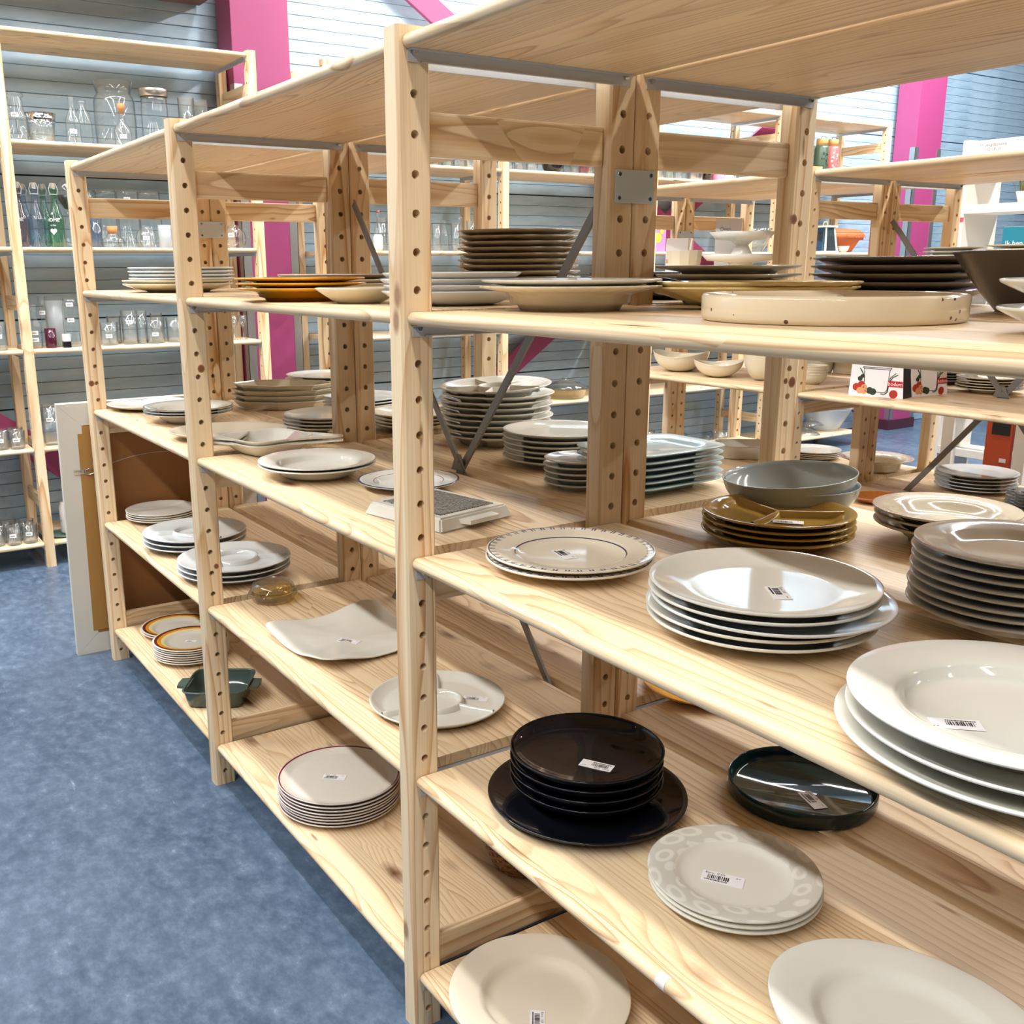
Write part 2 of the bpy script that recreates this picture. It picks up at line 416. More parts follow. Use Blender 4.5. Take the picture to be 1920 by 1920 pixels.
def wall_mat():
    m, nt, b = newmat('painted_cladding'); q = NB(nt); tc = q.n('ShaderNodeTexCoord'); oi = q.n('ShaderNodeObjectInfo')
    P = q.vadd(tc.outputs['Object'], q.vmul(oi.outputs['Location'], (0, 0, 0)))
    n = q.noise(q.vmul(P, (1., 2.2, 9.)), 1., 4., .6); f = q.noise(q.vmul(P, (1., 40., 240.)), 1., 2., .5)
    s = q.noise(q.vmul(P, (1., 5., 1.3)), 1., 5., .72)
    base = q.ramp(n, [(.3, srgb(152, 182, 204)), (.55, srgb(176, 202, 221)), (.8, srgb(196, 217, 230))])
    base = q.mix(q.math('MULTIPLY', q.ramp(s, [(.62, (0, 0, 0)), (.72, (1, 1, 1))]), .35), base, srgb(104, 124, 138))
    q.l(base, b.inputs['Base Color']); b.inputs['Roughness'].default_value = .27
    b.inputs['Specular IOR Level'].default_value = .9
    b.inputs['Metallic'].default_value = .25
    bp = q.n('ShaderNodeBump'); bp.inputs['Strength'].default_value = .08; bp.inputs['Distance'].default_value = .003
    q.l(f, bp.inputs['Height']); q.l(bp.outputs[0], b.inputs['Normal'])
    return m
WALLX = -4.66
WM = wall_mat()
wb = MB(); wb.box(WALLX-.12, -5.2, 0, WALLX-.03, 10.5, 4.5)
wall = tag(wb.obj('wall_back', plain('wall_gap_dark', srgb(40, 48, 56), .8)), kind='structure')
bd = MB()
# one cladding board, tongue side down: face proud, small recess below
pr = [(0, .0), (.027, .0), (.030, .003), (.030, .0665), (.028, .0685), (0, .0685)]
vs = [(a, y, c) for y in (-5.2, 10.5) for a, c in pr]; k = len(pr)
bd.add(vs, [tuple(range(k)), tuple(range(k, 2*k))]+[(i, (i+1) % k, k+(i+1) % k, k+i) for i in range(k)])
bmesh_ = bd.mesh('cladding_board', [WM])
z = .004
rb = random.Random(3)
SEAMS = (.78, 1.25, 2.07, 2.70, 3.35, 3.98)
while z < 4.42:
    o = link('cladding_board', bmesh_, wall, (WALLX-.03, 0, z)); z += .0705
    if any(abs(z-s) < .036 for s in SEAMS): z += .006
cl = MB(); cl.box(-4.75, -5.2, 4.5, 6.2, 10.5, 4.6)
tag(cl.obj('ceiling', plain('ceiling_grey', srgb(150, 154, 158), .8)), kind='structure')
PINK = plain('magenta_paint', srgb(158, 64, 112), .42, 0, .5)
PLINTH = plain('dark_plum_plinth', srgb(70, 36, 52), .5)
ALU = plain('aluminium_guard', srgb(172, 176, 178), .3, .8)
def column(y0, y1, label):
    t = thing('steel_column', label, 'column', (-4.40, y0, 0))
    b = MB(); b.box(-.225, 0, 0, 0, y1-y0, 4.5, c=.004); b.obj('shaft', PINK, t)
    g = MB()
    for yy in (0, y1-y0):
        d = 1 if yy == 0 else -1
        g = MB(); g.box(-.055, yy-.003*d, .1, .003, yy, 2.59); g.box(0, yy-.003*d, .1, .003, yy+.05*d, 2.59); g.obj('corner_guard', ALU, t)
    p = MB(); p.box(-.225, -.012, 0, .012, y1-y0+.012, .095, c=.003); p.obj('plinth', PLINTH, t)
column(1.356, 1.71, 'magenta column with metal corner guards beside the glassware shelves at left')
column(7.80, 8.18, 'magenta column with dark plinth standing at the right end of wall')
# diagonal wall bracing between the columns: flat magenta bars crossing
def brace_bar(p, q_, label, name='diagonal_brace'):
    (y0, z0), (y1, z1) = p, q_
    L = math.hypot(y1-y0, z1-z0); a = math.atan2(z1-z0, y1-y0)
    b = MB(); b.box(-.03, -.0, -.075, .0, L, .075, c=.004)
    o = b.obj(name, PINK, None, (-4.53, y0, z0)); o.rotation_euler = (a, 0, 0)
    tag(o, label, 'brace', 'magenta wall braces')
brace_bar((1.72, 3.83), (7.78, -.05+.12), 'magenta diagonal wall brace descending to the right behind the glassware')
brace_bar((2.30, .06), (7.78, 3.82), 'magenta diagonal wall brace rising to the right behind the shelving')
bpy.data.objects['diagonal_brace.001'].location.x = -4.565
brace_bar((-3.2, 3.05), (1.1, -.25+.06), 'magenta diagonal brace low behind the left glassware bay')

# ---------------------------------------------------------------- pine shelving
TP, PW, PITCH = .048, .064, .064
DD, GAP, D2 = .460, .0662, .461
def post_mesh(name, height, ztop, n, mat=WZ):
    """drilled post; origin under the hole line on the +X face; holes on the +X face"""
    mb = MB(); c = .0045; a = PW/2-c; r = .0075
    cross = [(0, -a), (0, a), (-c, PW/2), (-TP+c, PW/2), (-TP, a), (-TP, -a), (-TP+c, -PW/2), (-c, -PW/2)]
    k = len(cross)
    vs = [(x, y, 0) for x, y in cross]+[(x, y, height) for x, y in cross]
    mb.add(vs, [(i, (i+1) % k, k+(i+1) % k, k+i) for i in range(k) if i != 0]+[tuple(range(k))[::-1], tuple(range(k, 2*k))])
    h2 = PITCH/2
    zs = [ztop-PITCH*i for i in range(n)]
    mb.add([(0, -a, zs[0]+h2), (0, a, zs[0]+h2), (0, a, height), (0, -a, height)], [(0, 1, 2, 3)])
    zl = zs[-1]-h2
    mb.add([(0, -a, 0), (0, a, 0), (0, a, zl), (0, -a, zl)], [(0, 1, 2, 3)])
    thc = math.atan2(h2, a)
    ang = [0, thc/2, thc, (thc+pi/2)/2, pi/2, pi/2+(pi/2-thc)/2, pi-thc, pi-thc/2]
    ang += [x+pi for x in ang]
    for zc in zs:
        outer = []; ring = []
        for t in ang:
            cy, cz = cos(t), sin(t); s = min(a/abs(cy) if abs(cy) > 1e-9 else 1e9, h2/abs(cz) if abs(cz) > 1e-9 else 1e9)
            outer.append((0, cy*s, zc+cz*s)); ring.append((0, cy*r, zc+cz*r))
        m_ = len(ang)
        back = [(-.02, y, z_) for _, y, z_ in ring]
        mb.add(outer+ring+back, [(i, (i+1) % m_, m_+(i+1) % m_, m_+i) for i in range(m_)]+[(m_+i, m_+(i+1) % m_, 2*m_+(i+1) % m_, 2*m_+i) for i in range(m_)]+[tuple(range(2*m_, 3*m_))])
    return mb.mesh(name, [mat])
POST = post_mesh('post', 1.941, 1.9, 30)
POSTW = post_mesh('post', 2.702, 2.664, 41)
def board_mesh(L, D=.512, t=.023, mat=WX):
    pts = []; n = 6; r = t/2
    for i in range(n+1):
        a = -pi/2-pi*i/n; pts.append((-.022+r+r*cos(a)*.95, r+r*sin(a)))
    for i in range(n+1):
        a = pi/2-pi*i/n; pts.append((-.022+D-r+r*cos(a)*.6, r+r*sin(a)))
    k = len(pts); mb = MB()
    vs = [(x, y, z_) for x in (0, L) for y, z_ in pts]
    mb.add(vs, [(i, (i+1) % k, k+(i+1) % k, k+i) for i in range(k)], 0, True)
    mb.add(vs, [tuple(range(k))[::-1], tuple(range(k, 2*k))], 0)
    me = mb.mesh('shelf_board', [mat])
    return me
def rail_mesh(L, h=.072):
    mb = MB(); mb.box(-.037, 0, 0, -.017, L, h, c=.005); return mb.mesh('cross_rail', [WY])
RAIL = rail_mesh(DD-PW); BOARDS = {}
def bracket_mesh(sgn):
    mb = MB(); s = sgn
    def bx(x0, y0, z0, x1, y1, z1): mb.box(min(x0*s, x1*s), y0, z0, max(x0*s, x1*s), y1, z1)
    bx(0, -.012, -.0155, .0022, .474, .0039); bx(0, -.012, .0022, .017, .474, .0039); bx(.0022, .012, -.0155, .006, .45, -.0135)
    return mb.mesh('shelf_bracket', [STEEL])
BRK = {1: bracket_mesh(1), -1: bracket_mesh(-1)}
pm = MB(); pm.cyl((0, 0, 0), (.0068, 0, 0), .0058, .0054, 12); PIN = {1: pm.mesh('pin', [CHROME])}
pm = MB(); pm.cyl((0, 0, 0), (-.0068, 0, 0), .0058, .0054, 12); PIN[-1] = pm.mesh('pin', [CHROME])
def side_frame(root, x, post, rails, d=DD):
    link('post', post, root, (x, 0, 0)); link('post', post, root, (x, d, 0))
    for rz_ in rails:
        link('cross_rail', RAIL, root, (x, PW/2, rz_))
def bay(root, x0, x1, holes, d=DD):
    """boards and steel brackets between two side frames whose hole faces stand at x0 and x1"""
    L = x1-TP-x0-.004
    if round(L, 3) not in BOARDS: BOARDS[round(L, 3)] = board_mesh(L)
    for hz in holes:
        link('shelf_board', BOARDS[round(L, 3)], root, (x0+.002, 0, hz+.004))
        for s, xx in ((1, x0+.0002), (-1, x1-TP-.0002)):
            b = link('shelf_bracket', BRK[s], root, (xx, 0, hz))
            link('pin', PIN[s], b, (.0015*s, 0, 0)); link('pin', PIN[s], b, (.0015*s, d, 0))
HOLES = [1.9-PITCH*k for k in (0, 7, 14, 21, 28)]
RAILS = (1.741, .932, .124)
W1, W2 = 1.2334, 1.2285
XS = (1.2334, 0., -W1, -W1-W2)
def mending_plate(root, x, y, z_):
    p = MB(); p.box(0, -.05, -.031, .003, .05, .031, c=.0012)
    o = p.obj('mending_plate', ZINC, root, (x+.0003, y, z_))
    for yy in (-.04, .04):
        for zz in (-.022, .022):
            s = MB(); s.cyl((.0025, yy, zz), (.0042, yy, zz), .0048, .004, 12); s.cyl((.0042, yy, zz), (.0044, yy, zz), .0018, .0018, 6, 1); s.obj('screw', [CHROME, INK], o)
def x_brace(root, x0, x1, y, z0, z1, ztop=None):
    """flat steel cross brace in the upright plane y"""
    for (xa, za, xb, zb, dy) in ((x0, z1, x1, z0, 0.), (x1, z1, x0, z0, .0025)):
        L = math.hypot(xb-xa, zb-za); a = math.atan2(zb-za, xb-xa)
        b = MB(); b.box(0, -.001, -.0125, L, .001, .0125); b.box(0, -.001, .0105, L, -.006, .0125)
        o = b.obj('brace_bar', BRACE, root, (xa, y+dy, za)); o.rotation_euler = (0, -a, 0)
def shelving(label, y0, xs, braces=(), plates=(), dx=0., group=None):
    root = thing('shelving_unit', label, 'shelving', (dx, y0, 0), 0, group)
    for x in xs: side_frame(root, x, POST, RAILS)
    for a, b in zip(xs[1:], xs): bay(root, a, b, HOLES)
    for p in plates: mending_plate(root, *p)
    return root
Y2 = DD+GAP
front = shelving('long pine shelving row along the aisle, drilled posts, stacked with plates', 0, XS)
for x in (0., -W1-W2): mending_plate(front, x, DD+GAP/2, 1.705)
# cross brace in the middle bay only, in the gap behind the front row
yb = .4968
x_brace(front, -W1+.012, -.060, yb, .34, 1.74)
fp = MB(); fp.prism([(-.035, 0), (.035, 0), (.012, .045), (-.012, .045)], -.001, .001, 0, Matrix.Rotation(pi/2, 4, 'X')); fp.cyl((0, -.001, .024), (0, -.004, .024), .004, .003, 8)
fp.obj('brace_plate', BRACE, front, (-.648, yb-.0035, 1.033))
back = shelving('pine shelving row standing back to back behind the aisle row', Y2, XS)
YR3, XR3 = 2.6222, -.0497
XS3 = (1.2334, 0., -W1, -W1-W2)
row3 = shelving('pine shelving row in the next aisle holding white bowls and printed boxes', YR3, XS3, dx=XR3)
for x in (-W1-W2,): mending_plate(row3, x, DD+GAP/2, 1.705)
x_brace(row3, -W1+.012, -.060, yb, .34, 1.74)
fp.obj('brace_plate', BRACE, row3, (-.648, yb-.0035, 1.033))
row4 = shelving('rear pine shelving row of the next aisle with white stacks', YR3+Y2, XS3, dx=XR3)
# wall shelving: same system, taller, turned so that its front faces the hall
HW = [2.664-.5115*k for k in range(6)]
def wall_shelving(label, ys, dz):
    # local x runs along -Y of the hall, local -Y side faces +X
    root = thing('tall_shelving', label, 'shelving', (-4.0635, 0, 0), 0)
    root.rotation_euler = (0, 0, pi/2)
    # rotated +90: local x -> +Y, local y -> -X ; drilled faces look back towards -Y
    xs = sorted(ys)
    for x in xs:
        for d in (0, DD):
            o = link('post', POSTW, root, (x-TP/2, d, 0), pi); 
        for rz_ in (2.47, 1.35, .30): link('cross_rail', RAIL, root, (x+.027, PW/2, rz_))
    for a, b in zip(xs, xs[1:]):
        L = b-a-TP-.004
        if round(L, 3) not in BOARDS: BOARDS[round(L, 3)] = board_mesh(L)
        for hz in HW:
            link('shelf_board', BOARDS[round(L, 3)], root, (a+TP/2+.002, 0, hz+dz+.004))
            for s, xx in ((1, a+TP/2+.0002), (-1, b-TP/2-.0002)):
                bk = link('shelf_bracket', BRK[s], root, (xx, 0, hz+dz)); link('pin', PIN[s], bk, (.0015*s, 0, 0))
    return root
wsl = wall_shelving('tall pine wall shelving of glassware left of the magenta column', (-1.253, .034, 1.325), 0)
wsr = wall_shelving('tall pine wall shelving of glassware right of the magenta column', (1.775, 3.015, 4.31, 5.60, 6.905), -.012)
WS = [h+.027 for h in HW]      # board tops, left unit
S0, S7, S14, S21, S28 = [h+.027 for h in HOLES]

mb = MB(); mb.box(-4.63, -.25, 3.03, -3.95, 1.262, 3.42, c=.004)
t = thing('brown_cabinet', 'brown cabinet fixed high on the wall at top left', 'cabinet', (0, 0, 0)); mb.obj('carcass', [plain('brown_veneer', srgb(118, 78, 66), .5)], t)
mb = MB()
for y0, y1 in ((-.245, .503), (.509, 1.257)): mb = MB(); mb.box(-3.95, y0, 3.034, -3.934, y1, 3.416, c=.002); mb.obj('door', [plain('brown_veneer', srgb(118, 78, 66), .5)], t)

# dark knots seen on the drilled faces
KN = plain('knot_wood', srgb(120, 74, 44), .5); KR = plain('knot_ring', srgb(160, 108, 66), .5)
def knot(root, x, y, z_, r, e=1.1):
    mb = MB(); n = 18
    for rr_, d, mi in ((r, .0003, 1), (r*.72, .0005, 0)):
        pts = [(d, rr_*cos(2*pi*i/n)*(1+.05*sin(3*i)), rr_*e*sin(2*pi*i/n)) for i in range(n)]
        mb.add(pts+[(0, b_, c_) for a_, b_, c_ in pts], [tuple(range(n))]+[(i, (i+1) % n, n+(i+1) % n, n+i) for i in range(n)], mi)
    o = mb.obj('knot', [KN, KR], root, (x, y, z_)); o['label'] = 'dark brown knot in the pine'
for a_ in ((front, -W1, .010, 1.283, .0105), (front, -W1, .015, .703, .0075), (front, -W1-W2, -.019, 1.132, .0105), (back, 0, .438, 1.653, .010), (back, 0, .472, 1.292, .0115), (back, 0, .450, 1.296, .0065)): knot(*a_)
# ---------------------------------------------------------------- crockery
ORD = ['topmost', 'second from top', 'third from top', 'fourth from top', 'fifth from top', 'sixth from top', 'seventh from top', 'eighth from top', 'ninth from top', 'tenth from top', 'eleventh from top']
def ordinal(i, n):
    """i counts from the bottom"""
    if n == 2: return ('lower', 'upper')[i]
    if i == 0: return 'lowest'
    return ORD[n-1-i]
def stack(name, me, x, y, z, n, s, desc, where, cat='plate', group=None, rz=0., jit=.002, tilt=0., ta=0., top=None, seed=0, start=0, total=None, spin=False):
    """n loose pieces on top of one another; every piece is a thing of its own"""
    rr = random.Random(hash((round(x*1e4), round(y*1e4), seed)) & 0xffff); out = []; total = total or n
    for i in range(n):
        m = top if (top is not None and i+start == total-1) else me
        o = link(name, m, None, (x+(rr.uniform(-jit, jit) if i+start else 0), y+(rr.uniform(-jit, jit) if i+start else 0), z+s*i), rz+(rr.uniform(0, 6.28) if spin else rr.uniform(-.06, .06)))
        lab = f'{desc} {where}' if total == 1 else f'{desc}, {ordinal(i+start, total)} of {"pair" if total == 2 else "the stack"} {where}'
        tag(o, lab, cat, (group or (desc+' stack')) if total > 1 else group); out.append(o)
    return out
WHITE = ceramic('white_glaze', (226, 224, 214)); IVORY = ceramic('ivory_glaze', (224, 214, 190)); COOL = ceramic('cool_white_glaze', (222, 226, 226))
MATTE = ceramic('matt_white_glaze', (226, 216, 196), .45, .3); GREY = ceramic('grey_glaze', (178, 186, 186), .12)
BLACK = ceramic('black_glaze', (16, 18, 26), .05); TAUPE = ceramic('taupe_glaze', (132, 124, 116), .14); WARMGREY = ceramic('warm_grey_glaze', (206, 198, 182), .12); DKGREY = ceramic('charcoal_glaze', (104, 100, 96), .22)
MUST = ceramic('mustard_glaze', (172, 138, 62), .06); YEL = ceramic('yellow_glaze', (222, 158, 34), .08); GREEN = ceramic('bottle_green_glaze', (20, 48, 50), .05)
AMBER = ceramic('amber_glaze', (190, 110, 44), .06); SPECK = ceramic('speckled_cream_glaze', (230, 214, 184), .12, .5, (96, 70, 44)); BEIGE = ceramic('beige_glaze', (208, 198, 176), .1)
STONE = ceramic('pale_grey_glaze', (216, 214, 208), .1); PALEBLUE = ceramic('pale_blue_glaze', (190, 214, 220), .07); ORANGE = ceramic('terracotta', (186, 98, 58), .6, .2)
CREAM = ceramic('cream_scalloped_glaze', (222, 200, 140), .1); SAGE = ceramic('sage_green_glaze', (74, 90, 84), .1)
def dividers(parent, R, fl, mats, a0=0., cup=.36, n=3, hh=.016, rin=.9, wd=.006):
    """raised walls of a party plate: a round cup at the centre and n ribs to the rim"""
    mb = MB(); k = 40
    rc = R*cup; sec = [(-wd, 0), (-wd*.45, hh*.9), (0, hh), (wd*.45, hh*.9), (wd, 0)]
    vs = [((rc+dx)*cos(2*pi*j/k), (rc+dx)*sin(2*pi*j/k), fl+dz) for j in range(k) for dx, dz in sec]
    m_ = len(sec)
    if cup > 0: mb.add(vs, [(j*m_+i, ((j+1) % k)*m_+i, ((j+1) % k)*m_+i+1, j*m_+i+1) for j in range(k) for i in range(m_-1)], 0, True)
    for q in range(n):
        a = a0+2*pi*q/n; ca, sa = cos(a), sin(a); vs = []
        ns = 6
        for j in range(ns+1):
            r = rc+(R*rin-rc)*j/ns
            lift = max(0., (j/ns-.6))*hh*.35
            for dx, dz in sec: vs.append((r*ca-dx*sa, r*sa+dx*ca, fl+dz+(lift if dz > 0 else -.0005)))
        mb.add(vs, [(j*m_+i, (j+1)*m_+i, (j+1)*m_+i+1, j*m_+i+1) for j in range(ns) for i in range(m_-1)], 0, True)
    return mb.obj('divider', mats, parent)
P = prof
# ---- near bay, waist shelf
BR = radial('blue_rim_print', [(0, (226, 216, 196)), (.66, (66, 70, 96)), (.672, (226, 216, 196)), (.975, (60, 66, 110)), (.99, (228, 220, 204))], .149, motif='sprigs')
a = stack('dinner_plate', lathe('p', P(.149, .024, 'rim', .58, fl=.010), BR, 96), .199, .191, S14, 2, .0112, 'cream plate with blue sprig rim', 'beside near post', rz=.2)
price_label(a[-1], -.01, -.005, .0103, -.5, 0, 1.3, txt='Euro  1.00')
pm_ = lathe('p', P(.142, .027, 'rim', .68, fl=.0115), MUST, 72)
a = stack('divided_plate', pm_, .286, .637, S14, 4, .0125, 'mustard divided party plate', 'behind white platters', jit=.003)
dividers(a[-1], .142, .0115, [MUST], .9, 0., 3, .013, .86, .007)
price_label(a[-1], .045, -.02, .013, .75, 1, 1.2, txt=None)
gb = lathe('b', P(.136, .078, 'bowl', .32, fl=.008), GREY, 72)
a = stack('bowl', gb, .170, .815, S14, 2, .012, 'large grey bowl', 'behind mustard plates', 'bowl')
a[1].rotation_euler = (.075, -.045, 0); a[1].location = (.172, .812, S14+.018)
wp = lathe('p', P(.163, .029, 'coupe', .62, fl=.0118), WHITE, 88); wp2 = lathe('p', P(.172, .030, 'coupe', .6, fl=.0118), COOL, 88)
a = stack('platter', wp, .607, .224, S14, 2, .0125, 'wide white platter', 'at middle of waist shelf', 'platter', 'white platters at the front', total=5)
a += stack('platter', wp2, .617, .232, S14+.025, 1, .0125, 'wide white platter', 'at middle of waist shelf', 'platter', 'white platters at the front', start=2, total=5)
a += stack('platter', wp, .607, .226, S14+.0375, 2, .0125, 'wide white platter', 'at middle of waist shelf', 'platter', 'white platters at the front', start=3, total=5)
price_label(a[-1], .028, .002, .0121, -.6, 2, 1.25, txt='Euro  2.00')
dp = lathe('p', P(.185, .034, 'coupe', .6, fl=.0135), WHITE, 88); dq = lathe('p', P(.2, .030, 'coupe', .6, fl=.0135), WHITE, 88); dt = lathe('p', P(.174, .043, 'soup', .56, fl=.0135), WHITE, 88)
a = stack('platter', dq, 1.045, .158, S14, 1, .0145, 'large white serving plate', 'at right edge of waist shelf', 'platter', 'white serving plates at right edge', total=3)
a += stack('platter', dp, 1.045, .150, S14+.0145, 1, .0145, 'large white serving plate', 'at right edge of waist shelf', 'platter', 'white serving plates at right edge', start=1, total=3)
a += stack('platter', dt, 1.040, .138, S14+.029, 1, .0145, 'large white serving plate', 'at right edge of waist shelf', 'platter', 'white serving plates at right edge', start=2, total=3)
price_label(a[-1], -.034, -.062, .0142, 3.97, 3, 1.2, (0, 0), txt=None)
a = stack('soup_plate', lathe('p', P(.141, .030, 'rim', .58, fl=.0125), STONE, 80), .789, .563, S14, 8, .0134, 'glossy stone grey plate', 'by right frame edge', 'plate', jit=.003)
a = stack('soup_plate', lathe('p', P(.131, .042, 'soup', .5, fl=.013), BEIGE, 80), .474, .900, S14, 3, .0142, 'wide rimmed beige soup plate', 'behind the grey stack', 'plate', jit=.005)
# blue-white square plates of the back row
a = stack('square_plate', lathe('p', P(.152, .026, 'rim', .62, fl=.0148), PALEBLUE, 72, rad=sup(5.5, .80, 1.04)), -.235, .785, S14, 6, .0155, 'pale blue square plate', 'behind drilled post', 'plate', rz=.06)
# ---- near bay, knee shelf
bb = lathe('b', P(.140, .046, 'bowl', .5, fl=.0185), BLACK, 80)
a = stack('dinner_plate', lathe('p', P(.183, .024, 'coupe', .62, fl=.0075), BLACK, 88), .251, .203, S21, 1, .01, 'wide black plate', 'under the black bowls')
a = stack('bowl', bb, .244, .206, S21+.0082, 4, .0192, 'black glazed bowl', 'on wide black plate', 'bowl', jit=.0015)
price_label(a[-1], .032, -.005, .0190, 3.6, 0, 1.3, txt='Euro  2.00')
gp = lathe('p', P(.136, .031, 'tray', .9, fl=.006), GREEN, 88)
a = stack('plate', gp, .452, .560, S21, 1, .01, 'dark green plate with upright rim,', 'behind black bowls')
price_label(a[0], .035, -.01, .0062, -.35, 1, 1.3, txt='Euro  1.00')
OV = radial('oval_relief_glaze', [(0, (222, 220, 210)), (.69, (208, 206, 196))], .133, .2, 'ovals')
OV2 = lathe('p', P(.133, .022, 'rim', .58, fl=.0088), OV, 88)
a = stack('side_plate', lathe('p', P(.133, .022, 'rim', .58, fl=.0088), WHITE, 88), .599, .219, S21, 3, .0092, 'white plate with oval loop rim', 'on knee shelf', top=OV2)
price_label(a[-1], -.003, -.02, .0090, .62, 2, 1.4, txt='Euro  0.50')
br_ = lathe('p', P(.152, .031, 'rim', .57, fl=.0105), WHITE, 88, rad=oval(1.16, .96))
a = stack('platter', br_, .955, .150, S21, 2, .0112, 'white oval platter', 'at lower right corner', 'platter', rz=.15)
price_label(a[-1], .03, -.03, .0108, -.4, 3, 1.3, txt='Euro  1.00')
a = stack('dinner_plate', lathe('p', P(.14, .022, 'coupe', .6), YEL, 64), .0, .765, S21, 1, .01, 'yellow plate half hidden under waist shelf,', 'behind rear post')
# ---- near bay, bottom board
a = stack('dinner_plate', lathe('p', P(.177, .032, 'rim', .55, fl=.006), MATTE, 96), .206, .134, S28, 1, .01, 'large matt white plate', 'on the bottom board')
price_label(a[0], .045, -.035, .0064, -.6, 0, 1.35, txt='Euro  1.00')
# ---- near bay, eye-level shelf
sc = lathe('p', P(.16, .044, 'soup', .56, fl=.012), IVORY, 120, rad=scallop(30, .012))
a = stack('dinner_plate', sc, .112, .250, S7, 1, .012, 'ivory scalloped plate', 'beside near post', 'plate', 'plates at the near post', total=2)
a += stack('dinner_plate', lathe('p', P(.158, .042, 'soup', .56, fl=.012), WHITE, 88), .112, .250, S7+.0125, 1, .012, 'plain white plate', 'beside near post', 'plate', 'plates at the near post', start=1, total=2)
stack('tray', lathe('p', P(.178, .036, 'tray', .9, fl=.006), SPECK, 96), .618, .315, S7, 1, .01, 'round speckled cream tray with upright rim,', 'on eye-level shelf', 'tray')
CRIM = radial('cream_dark_edge', [(0, (222, 200, 146)), (.985, (70, 60, 52))], .187)
cs = lathe('p', P(.187, .040, 'cone', .42, fl=.008), CREAM, 110, rad=lambda t, s: (cos(t)*(1+.012*cos(24*t)*s), .62*sin(t)*(1+.012*cos(24*t)*s)))
a = stack('platter', cs, .285, .525, S7, 2, .0085, 'cream scalloped oval platter', 'behind speckled tray', 'platter', rz=.985)
a = stack('square_plate', lathe('p', P(.142, .026, 'cone', .6, fl=.016), WARMGREY, 72, rad=sup(5, .86, .86)), .075, .690, S7, 4, .0168, 'grey square plate', 'at rear of eye-level shelf', rz=.3)
a = stack('dinner_plate', lathe('p', P(.163, .03, 'coupe', .55, fl=.014), TAUPE, 80), .336, .880, S7, 5, .0150, 'taupe dinner plate', 'behind charcoal bowl', jit=.003)
stack('bowl', lathe('b', P(.14, .096, 'cone', .5, fl=.008), DKGREY, 80), .680, .760, S7, 1, .01, 'deep charcoal bowl with flared sides', 'right of taupe plates', 'bowl')
a = stack('dinner_plate', lathe('p', P(.14, .03, 'coupe', .5, fl=.006), WHITE, 80), 1.03, .30, S7, 2, .03, 'white plate', 'at right end of eye-level shelf', jit=.0)
# ---- middle bay, eye-level shelf
a = stack('deep_plate', lathe('p', P(.142, .030, 'coupe', .62, fl=.006), COOL, 80), -.262, .232, S7, 4, .0120, 'white deep plate', 'left of near post', jit=.004)
stack('bowl', lathe('b', P(.096, .034, 'cone', .5, fl=.006), IVORY, 64), -.478, .130, S7, 1, .01, 'small ivory bowl', 'between yellow and white plates', 'bowl')
a = stack('deep_plate', lathe('p', P(.153, .032, 'soup', .55, fl=.0105), YEL, 80), -.735, .105, S7, 3, .0115, 'mustard yellow deep plate', 'of middle bay')
a = stack('deep_plate', lathe('p', P(.150, .036, 'cone', .5, fl=.010), IVORY, 72), -1.03, .335, S7, 2, .011, 'ivory deep plate', 'behind yellow plates', 'plate', 'ivory and brown plates behind the yellow ones', total=3)
stack('dinner_plate', lathe('p', P(.152, .026, 'coupe', .55), radial('dotted_brown', [(0, (140, 118, 104)), (.94, (226, 214, 200))], .152), 72), -1.03, .335, S7+.034, 1, .011, 'brown plate with pale dotted edge', 'behind yellow plates', 'plate', 'ivory and brown plates behind the yellow ones', start=2, total=3)
a = stack('dinner_plate', lathe('p', P(.156, .030, 'coupe', .55, fl=.0138), ceramic('brown_scallop_glaze', (172, 158, 134), .16), 100, rad=scallop(14, .022)), -.662, .695, S7+.022, 9, .0145, 'brown wavy-edged plate', 'behind steel brace', jit=.004)
a2 = stack('dinner_plate', lathe('p', P(.172, .018, 'coupe', .6, fl=.0105), STONE, 80), -.655, .695, S7, 2, .011, 'wide stone plate', 'under brown wavy-edged plates')
stack('dinner_plate', lathe('p', P(.135, .022, 'coupe', .6, fl=.0095), DKGREY, 72), -.28, .79, S7, 5, .0102, 'dark grey plate', 'left of rear post')
stack('side_plate', lathe('p', P(.12, .022, 'coupe', .6, fl=.009), BEIGE, 64), -1.0, .80, S7, 3, .0096, 'beige side plate', 'beneath the high end of steel brace')
# ---- far bay, eye-level shelf
a = stack('soup_plate', lathe('p', P(.180, .030, 'coupe', .55, fl=.010), IVORY, 72), -1.915, .175, S7, 2, .011, 'ivory wide plate', 'in far bay eye-level shelf', 'plate', 'pale plates at the far end', total=6)
stack('dinner_plate', lathe('p', P(.172, .026, 'coupe', .58, fl=.0105), COOL, 72), -1.90, .185, S7+.0225, 4, .0112, 'pale grey plate', 'in far bay eye-level shelf', 'plate', 'pale plates at the far end', start=2, total=6)
# ---- waist shelf, middle and far bays
stack('dinner_plate', lathe('p', P(.155, .025, 'coupe', .5), WHITE, 72), -2.385, .172, S14, 1, .01, 'plain white wide plate', 'at far end of waist shelf')
a = stack('bowl', lathe('b', P(.152, .040, 'soup', .5, fl=.0085), radial('dark_edge_white', [(0, (224, 222, 214)), (.985, (70, 78, 92))], .152), 72), -1.957, .191, S14, 3, .0092, 'white soup bowl with dark edge', 'in far bay', 'bowl')
stack('platter', lathe('p', P(.18, .028, 'coupe', .55), BEIGE, 80, rad=oval(1.03, .86)), -1.532, .185, S14, 1, .01, 'large oval beige platter', 'behind second post', 'platter', rz=.985)
